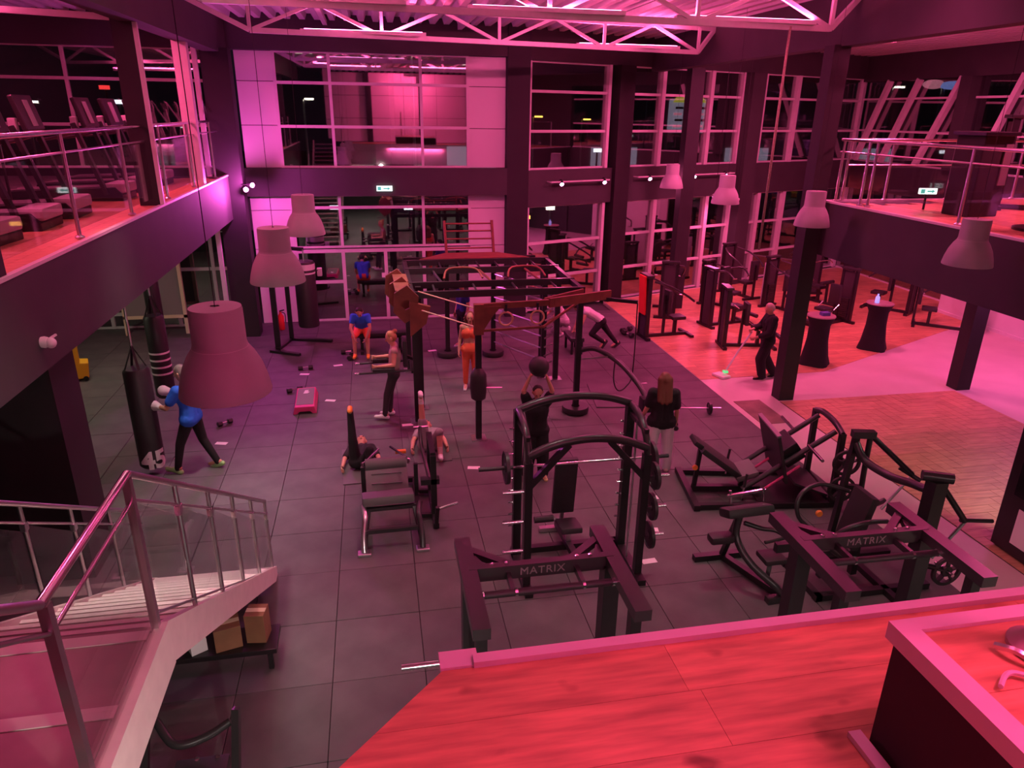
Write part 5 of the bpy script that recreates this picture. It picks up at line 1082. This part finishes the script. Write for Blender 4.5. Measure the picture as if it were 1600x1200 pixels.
def person(label, loc, rz, J, top, bottom, hair='hair_dark', skin='skin', scale=1.0, sleeve=.5, leg=1.0, loose=.012, shoe='white', long_hair=None, curl=.6, socks=None, toploose=.012, bun=False, crop=False, gloves=None):
    t = thing('person', label, 'person', loc, rz)
    if scale != 1: J = {k: (v * scale if k != 'fwd' else v) for k, v in J.items()}
    s = scale; side = (J['hipR'] - J['hipL']).normalized(); sside = (J['shR'] - J['shL']).normalized(); pel, ch, nk, hd = J['pelvis'], J['chest'], J['neck'], J['head']; waist = pel.lerp(ch, .45)
    up = (hd - nk).normalized(); fwd = (J['fwd'] - up * J['fwd'].dot(up)).normalized(); hs = up.cross(fwd)
    def torso(m, g=0):
        m.cap(J['hipL'], J['hipR'], .108 * s + g, .108 * s + g)
        for q in (-1, 1):
            a = pel + side * q * .06 * s; b = waist + side * q * .05 * s; c = ch + sside * q * .07 * s
            m.cap(a, b, .105 * s + g, .092 * s + g); m.cap(b, c, .092 * s + g, .108 * s + g)
            sh = J['shR'] if q > 0 else J['shL']; m.cap(c + (nk - ch) * .35, sh, .075 * s + g, .062 * s + g)
        m.cap(ch, nk.lerp(ch, .25), .10 * s + g, .06 * s + g)
    def arm(m, S_, r=1, g=0, f=2.0):
        a, b, c = J['sh' + S_], J['el' + S_], J['wr' + S_]
        m.cap(a, a.lerp(b, min(1, f)), .053 * s * r + g, (.053 - .013 * min(1, f)) * s * r + g)
        if f > 1: m.cap(b, b.lerp(c, min(1, f - 1)), .041 * s * r + g, .029 * s * r + g)
    def legm(m, S_, g=0, f=2.0, wide=0):
        a, b, c = J['hip' + S_], J['kn' + S_], J['an' + S_]
        m.cap(a, a.lerp(b, min(1, f)), .092 * s + g, (.092 - .034 * min(1, f)) * s + g + wide)
        if f > 1: m.cap(b, b.lerp(c, min(1, f - 1)), .058 * s + g + wide, .040 * s + g + wide)
    # body: one continuous surface; fingers rooted in the palms
    m = MB(); torso(m); ex = MB()
    for S_ in 'LR':
        arm(m, S_); legm(m, S_)
        an, to = J['an' + S_], J['to' + S_]; m.cap(an - (to - an) * .18 + (to - an).cross(side) * 0, to, .040 * s, .028 * s)
        d = (J['wr' + S_] - J['el' + S_]).normalized(); q = 1 if S_ == 'R' else -1
        w = J['wr' + S_]; inn = -sside * q; pn = (inn - d * inn.dot(d)); pn = pn.normalized() if pn.length > .1 else fwd.copy(); sd = d.cross(pn).normalized()
        if sd.dot(fwd) < 0: sd = -sd
        for j in (-1, 0, 1): m.cap(w, w + d * .085 * s + sd * j * .024 * s, .022 * s, .015 * s)
        for j, ln in zip((-1.5, -.5, .5, 1.5), (.060, .078, .082, .072)):
            r0 = w + d * .078 * s + sd * j * .0205 * s; k1 = r0 + (d * math.cos(curl * .6) + pn * math.sin(curl * .6)) * ln * .55 * s; k2 = k1 + (d * math.cos(curl * 1.7) + pn * math.sin(curl * 1.7)) * ln * .5 * s
            ex.tube([r0, k1, k2], [.0095 * s, .009 * s, .007 * s], 6)
        r0 = w + d * .03 * s + sd * .032 * s; k1 = r0 + (d * .7 + sd * .6 + pn * .35).normalized() * .038 * s; k2 = k1 + (d * .85 + pn * .5).normalized() * .03 * s
        ex.tube([r0 - sd * .015 * s, k1, k2], [.0125 * s, .011 * s, .008 * s], 6)
    m.cap(nk - up * .05 * s, hd - up * .06 * s, .052 * s, .050 * s)
    m.cap(hd - fwd * .018 * s - up * .005 * s, hd - fwd * .012 * s + up * .045 * s, .085 * s, .082 * s); m.cap(hd + fwd * .03 * s - up * .075 * s, hd + fwd * .022 * s + up * .02 * s, .048 * s, .068 * s)
    m.cap(hd + fwd * .092 * s - up * .01 * s, hd + fwd * .104 * s - up * .032 * s, .010 * s, .016 * s)
    for q in (-1, 1): m.cap(hd + hs * q * .082 * s - up * .03 * s - fwd * .01 * s, hd + hs * q * .086 * s + up * .01 * s - fwd * .015 * s, .014 * s, .018 * s)
    o = bpy.data.objects.new('body', remesh(m, .013, 3, ex, skin, 'body')); COL.objects.link(o); o.parent = t
    for q in (-1, 1): c = hd + fwd * .084 * s + hs * q * .032 * s + up * .008 * s; e = MB().ell((0, 0, 0), (.012 * s, .008 * s, .008 * s), 8, 5); e.v = [tuple(c + hs * v[0] + fwd * v[1] + up * v[2]) for v in e.v]; e.build('eye', 'eye', t)
    c = hd + fwd * .082 * s - up * .062 * s; e = MB().ell((0, 0, 0), (.024 * s, .007 * s, .006 * s), 8, 5); e.v = [tuple(c + hs * v[0] + fwd * v[1] + up * v[2]) for v in e.v]; e.build('mouth', 'signpink' if False else 'hair_red', t)
    # clothes
    m = MB()
    if crop: 
        for q in (-1, 1): c = ch + sside * q * .07 * s; m.cap(c - (ch - waist) * .3, c, .104 * s + toploose, .110 * s + toploose)
    else:
        torso(m, toploose)
    if not crop or sleeve > 0:
        for S_ in 'LR':
            if sleeve > 0: arm(m, S_, 1, toploose + .006, sleeve)
    o = bpy.data.objects.new('top', remesh(m, .015, 2, None, top, 'top')); COL.objects.link(o); o.parent = t
    m = MB(); m.cap(J['hipL'], J['hipR'], .108 * s + loose + .002, .108 * s + loose + .002)
    for q in (-1, 1): m.cap(pel + side * q * .05 * s, pel.lerp(waist, .35) + side * q * .05 * s, .107 * s + loose, .098 * s + loose)
    for S_ in 'LR': legm(m, S_, loose, 2 * leg if leg <= 1 else 2, loose * .8 if loose > .02 else 0)
    o = bpy.data.objects.new('trousers' if leg > .6 else 'shorts', remesh(m, .015, 2, None, bottom, 'trousers')); COL.objects.link(o); o.parent = t
    for S_ in 'LR':
        an, to = J['an' + S_], J['to' + S_]; d = (to - an); dn = (J['kn' + S_] - an).normalized(); f = (d - dn * d.dot(dn)).normalized(); heel = an - dn * .045 * s - f * .055 * s; toe = an - dn * .05 * s + f * .165 * s
        m = MB(); m.cap(heel, toe, .043 * s, .036 * s); m.cap(an - dn * .01 * s, an - dn * .045 * s + f * .09 * s, .045 * s, .040 * s)
        o = bpy.data.objects.new('shoe', remesh(m, .012, 2, None, shoe, 'shoe')); COL.objects.link(o); o.parent = t
        if socks: MB().cap(an + dn * .13 * s, an + dn * .02 * s, .045 * s, .040 * s).build('sock', socks, t, smooth='all')
        if gloves:
            d = (J['wr' + S_] - J['el' + S_]).normalized(); MB().cap(J['wr' + S_] - d * .03, J['wr' + S_] + d * .12, .05, .085).build('boxing_glove', gloves, t, smooth='all')
    # hair
    m = MB(); m.cap(hd - fwd * .034 * s + up * .002 * s, hd - fwd * .022 * s + up * .044 * s, .093 * s, .088 * s)
    if bun: m.cap(hd - fwd * .11 * s + up * .08 * s, hd - fwd * .12 * s + up * .09 * s, .04 * s, .045 * s)
    if long_hair:
        for q in (-1, -.4, .4, 1): m.cap(hd - fwd * .045 * s + hs * q * .055 * s + up * .01, nk - fwd * .075 * s + hs * q * .085 * s - up * long_hair * (1.1 - .25 * abs(q)), .066 * s, .034 * s)
    o = bpy.data.objects.new('hair', remesh(m, .013, 2, None, hair, 'hair')); COL.objects.link(o); o.parent = t
    return t
# man boxing, facing the numbered bag
person('man in bright blue shirt and black tights boxing beside the punching bags', (-2.98, 10.95, 0), R(74),
       stand(shL=(-.17, .06, 1.38), shR=(.17, -.02, 1.38), elL=(-.23, .22, 1.12), wrL=(-.13, .40, 1.10), elR=(.25, .10, 1.10), wrR=(.14, .33, 1.22), knL=(-.13, .16, .50), anL=(-.13, .26, .085), toL=(-.13, .42, .04), knR=(.13, -.06, .48), anR=(.15, -.24, .09), toR=(.16, -.09, .04), head=(0, .06, 1.60), neck=(0, .02, 1.44)),
       'cl_blue', 'cl_black', hair='hair_grey', scale=1.04, shoe='shoe_green', sleeve=.62, toploose=.025, gloves='cl_white')
# blonde woman on the dip station, facing -X
person('blonde woman in beige vest and dark leggings on the dip station of the rig', (.22, 12.65, 0), R(90),
       stand(pelvis=(0, .02, .93), chest=(0, -.02, 1.25), neck=(0, .0, 1.42), head=(0, .05, 1.57), shL=(-.18, -.01, 1.37), elL=(-.28, .02, 1.13), wrL=(-.28, .30, 1.12), shR=(.18, -.01, 1.37), elR=(.28, .02, 1.13), wrR=(.28, .30, 1.12), hipL=(-.085, .02, .89), hipR=(.085, .02, .89), knL=(-.09, .16, .49), anL=(-.10, .22, .09), toL=(-.10, .38, .05), knR=(.09, .10, .49), anR=(.10, .12, .09), toR=(.10, .28, .05)),
       'cl_beige', 'cl_darkgrey', hair='hair_blond', sleeve=0, bun=True, curl=1.2, scale=1.0)
# lying person in black with one leg straight up: head towards +Y, back on the mat
def lying(bent):
    J = dict(pelvis=V(0, 0, .13), chest=V(0, .34, .14), neck=V(0, .50, .15), head=V(0, .65, .17), shL=V(.165, .45, .13), shR=V(-.165, .45, .13), elL=V(.27, .20, .08), wrL=V(.30, -.06, .06), elR=V(-.27, .20, .08), wrR=V(-.30, -.06, .06),
             hipL=V(.085, -.03, .13), hipR=V(-.085, -.03, .13), knR=V(-.11, -.05, .56), anR=V(-.12, .01, .99), toR=V(-.12, -.11, 1.06), fwd=V(0, -.05, 1))
    if bent: J.update(knL=V(.15, -.28, .44), anL=V(.15, -.40, .09), toL=V(.15, -.54, .05))
    else: J.update(knL=V(.10, -.45, .13), anL=V(.11, -.86, .09), toL=V(.12, -.90, .22))
    J['toR'] = J['anR'] + V(0, -.15, .06); return J
person('person in black lying on a mat with one leg up and an orange shoe', (-.42, 10.62, .012), 0, lying(True), 'cl_black', 'cl_black', hair='hair_dark', shoe='shoe_orange', sleeve=.8, scale=1.0)
person('person in grey lying on a mat with bare leg up and white sock', (.72, 11.1, .012), 0, lying(True), 'cl_grey', 'cl_grey', hair='hair_dark', shoe='cl_white', sleeve=.5, leg=.52, socks='cl_white', loose=.02)
# woman in orange
person('woman in orange sports set standing inside the rig', (1.80, 13.9, 0), R(172),
       stand(elL=(-.22, -.04, 1.11), wrL=(-.20, .08, .88), wrR=(.24, .06, .88)), 'cl_orange', 'cl_orange', hair='hair_red', scale=.97, sleeve=0, long_hair=.12, crop=True, socks='cl_white', shoe='cl_white', leg=.93)
# person with ball overhead, facing the camera
person('person in black clothes lifting a heavy ball overhead behind the smith machine', (2.30, 9.85, 0), R(175),
       stand(elL=(-.235, .06, 1.62), wrL=(-.14, .06, 1.86), elR=(.235, .06, 1.62), wrR=(.14, .06, 1.86), shL=(-.165, 0, 1.41), shR=(.165, 0, 1.41), head=(0, .05, 1.59), fwd=(0, 1, -.35), knL=(-.11, .03, .49), knR=(.11, .03, .49), anL=(-.14, -.02, .085), anR=(.14, -.02, .085), toL=(-.17, .13, .04), toR=(.17, .13, .04)),
       'cl_black', 'cl_black', hair='hair_dark', scale=.93, sleeve=.55, shoe='cl_yellow', loose=.03, toploose=.03, curl=.9)
ball = MB().ell((2.30, 9.79, 1.90), (.155, .155, .155), 24, 14).build('medicine_ball', 'pad', smooth='all'); tag(ball, 'dark medicine ball held overhead by the person in black', 'ball')
# girl in white trousers seen from the back
person('girl with long reddish hair, black shirt and wide white trousers seen from behind', (4.30, 9.72, 0), R(-14),
       stand(elL=(-.24, .02, 1.12), wrL=(-.29, .12, .92), elR=(.22, -.02, 1.11), wrR=(.24, .06, .88), head=(0, .03, 1.59), hipL=(-.10, 0, .90), hipR=(.10, 0, .90), anL=(-.155, -.04, .085), anR=(.155, .06, .085), knL=(-.135, .0, .49), knR=(.135, .06, .49), toL=(-.18, .11, .04), toR=(.19, .21, .04)),
       'cl_black', 'cl_white', hair='hair_red', scale=1.0, sleeve=.7, long_hair=.20, loose=.024, toploose=.03, shoe='cl_beige', curl=1.3)
for x, y, z, l in ((4.06, 9.91, .86, 'small dumbbell in the left hand of the girl in white trousers'), (4.55, 9.72, .80, 'small dumbbell in the right hand of the girl in white trousers')):
    t = thing('dumbbell', l, 'dumbbell', (x, y, z), R(70))
    for q in (-1, 1): MB().lathe([(.035, -.03), (.042, -.02), (.042, .02), (.035, .03)], (q * .085, 0, 0), 8, 'x').build('head', 'plate', t)
    MB().cyl((-.07, 0, 0), (.07, 0, 0), .014, 10).build('handle', 'chrome', t)
# person in white tank leaning on the rig
person('person in white tank top leaning forward in a running plank by the rig', (5.25, 16.05, 0), R(90),
       dict(pelvis=V(0, 0, .78), chest=V(0, .30, .96), neck=V(0, .44, 1.06), head=V(0, .58, 1.10), shL=V(-.165, .40, 1.0), shR=V(.165, .40, 1.0), elL=V(-.19, .50, .74), wrL=V(-.18, .58, .50), elR=V(.19, .50, .74), wrR=V(.18, .58, .50),
            hipL=V(-.085, -.03, .74), hipR=V(.085, -.03, .74), knL=V(-.10, .22, .44), anL=V(-.10, -.10, .22), toL=V(-.10, -.02, .10), knR=V(.10, -.25, .43), anR=V(.10, -.50, .12), toR=V(.10, -.38, .04), fwd=V(0, .5, -.8)),
       'cl_white', 'cl_black', hair='hair_dark', sleeve=0, shoe='cl_darkgrey')
pb = thing('plyo_bench', 'low padded bench under the hands of the person in the white tank', 'bench', (4.62, 16.05, 0)); MB().box((0, 0, .37), (.34, .7, .10)).build('top_pad', 'pad', pb, .02, smooth=True)
for x in (-.12, .12):
    for y in (-.28, .28): MB().box((x, y, .16), (.05, .05, .32)).build('leg', 'steel', pb)
# far seated person
person('person in blue shirt and light shorts sitting bent on the flat bench', (-.42, 16.7, 0), R(175),
       dict(pelvis=V(0, 0, .60), chest=V(0, .20, .86), neck=V(0, .33, 1.0), head=V(0, .44, 1.10), shL=V(-.17, .27, .96), shR=V(.17, .27, .96), elL=V(-.22, .42, .72), wrL=V(-.14, .54, .52), elR=V(.22, .42, .72), wrR=V(.14, .54, .52),
            hipL=V(-.09, .02, .57), hipR=V(.09, .02, .57), knL=V(-.15, .44, .52), anL=V(-.15, .48, .10), toL=V(-.16, .62, .05), knR=V(.15, .44, .52), anR=V(.15, .48, .10), toR=V(.16, .62, .05), fwd=V(0, .7, -.6)),
       'cl_blue', 'cl_orange', hair='hair_dark', sleeve=.5, leg=.5, shoe='shoe_orange')
person('person in navy shirt standing behind the orange dressed woman', (1.98, 16.75, 0), R(120), stand(), 'cl_navy', 'cl_black', hair='hair_dark', scale=.98, sleeve=.55)
# cleaner with mop
person('cleaner in black uniform pushing a white floor mop beside the black column', (8.28, 13.55, 0), R(80),
       stand(elL=(-.24, .08, 1.10), wrL=(-.16, .34, .98), elR=(.24, .10, 1.14), wrR=(.06, .36, 1.10), head=(0, .06, 1.58), knL=(-.09, .14, .48), anL=(-.09, .06, .09), toL=(-.09, .22, .05), knR=(.09, -.02, .48), anR=(.09, -.26, .10), toR=(.09, -.12, .04)),
       'cl_black', 'cl_black', hair='cl_beige', sleeve=1.6, loose=.03, toploose=.03, curl=1.3, shoe='cl_black')
mp = thing('floor_mop', 'white flat floor mop with green clip held by the cleaner', 'mop', (7.42, 13.75, 0))
MB().tube([(7.92, 13.62, 1.08), (7.66, 13.68, .56), (7.45, 13.74, .09)], .022, 8).build('handle', 'white', mp, smooth=True, world=True)
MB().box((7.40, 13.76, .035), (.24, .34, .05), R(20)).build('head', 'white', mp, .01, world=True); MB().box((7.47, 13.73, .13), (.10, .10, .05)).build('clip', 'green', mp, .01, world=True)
person('person in pale shirt crouching behind the right posts of the rig', (4.72, 17.35, 0), R(95),
       dict(pelvis=V(0, 0, .40), chest=V(0, .16, .68), neck=V(0, .26, .84), head=V(0, .33, .98), shL=V(-.17, .20, .80), shR=V(.17, .20, .80), elL=V(-.22, .36, .58), wrL=V(-.12, .54, .46), elR=V(.22, .36, .58), wrR=V(.12, .54, .46),
            hipL=V(-.09, 0, .37), hipR=V(.09, 0, .37), knL=V(-.15, .34, .50), anL=V(-.14, .16, .10), toL=V(-.15, .30, .05), knR=V(.13, .26, .10), anR=V(.13, -.14, .10), toR=V(.13, -.16, .05), fwd=V(0, .8, -.4)),
       'cl_white', 'cl_grey', hair='hair_dark', sleeve=.5, shoe='cl_white')
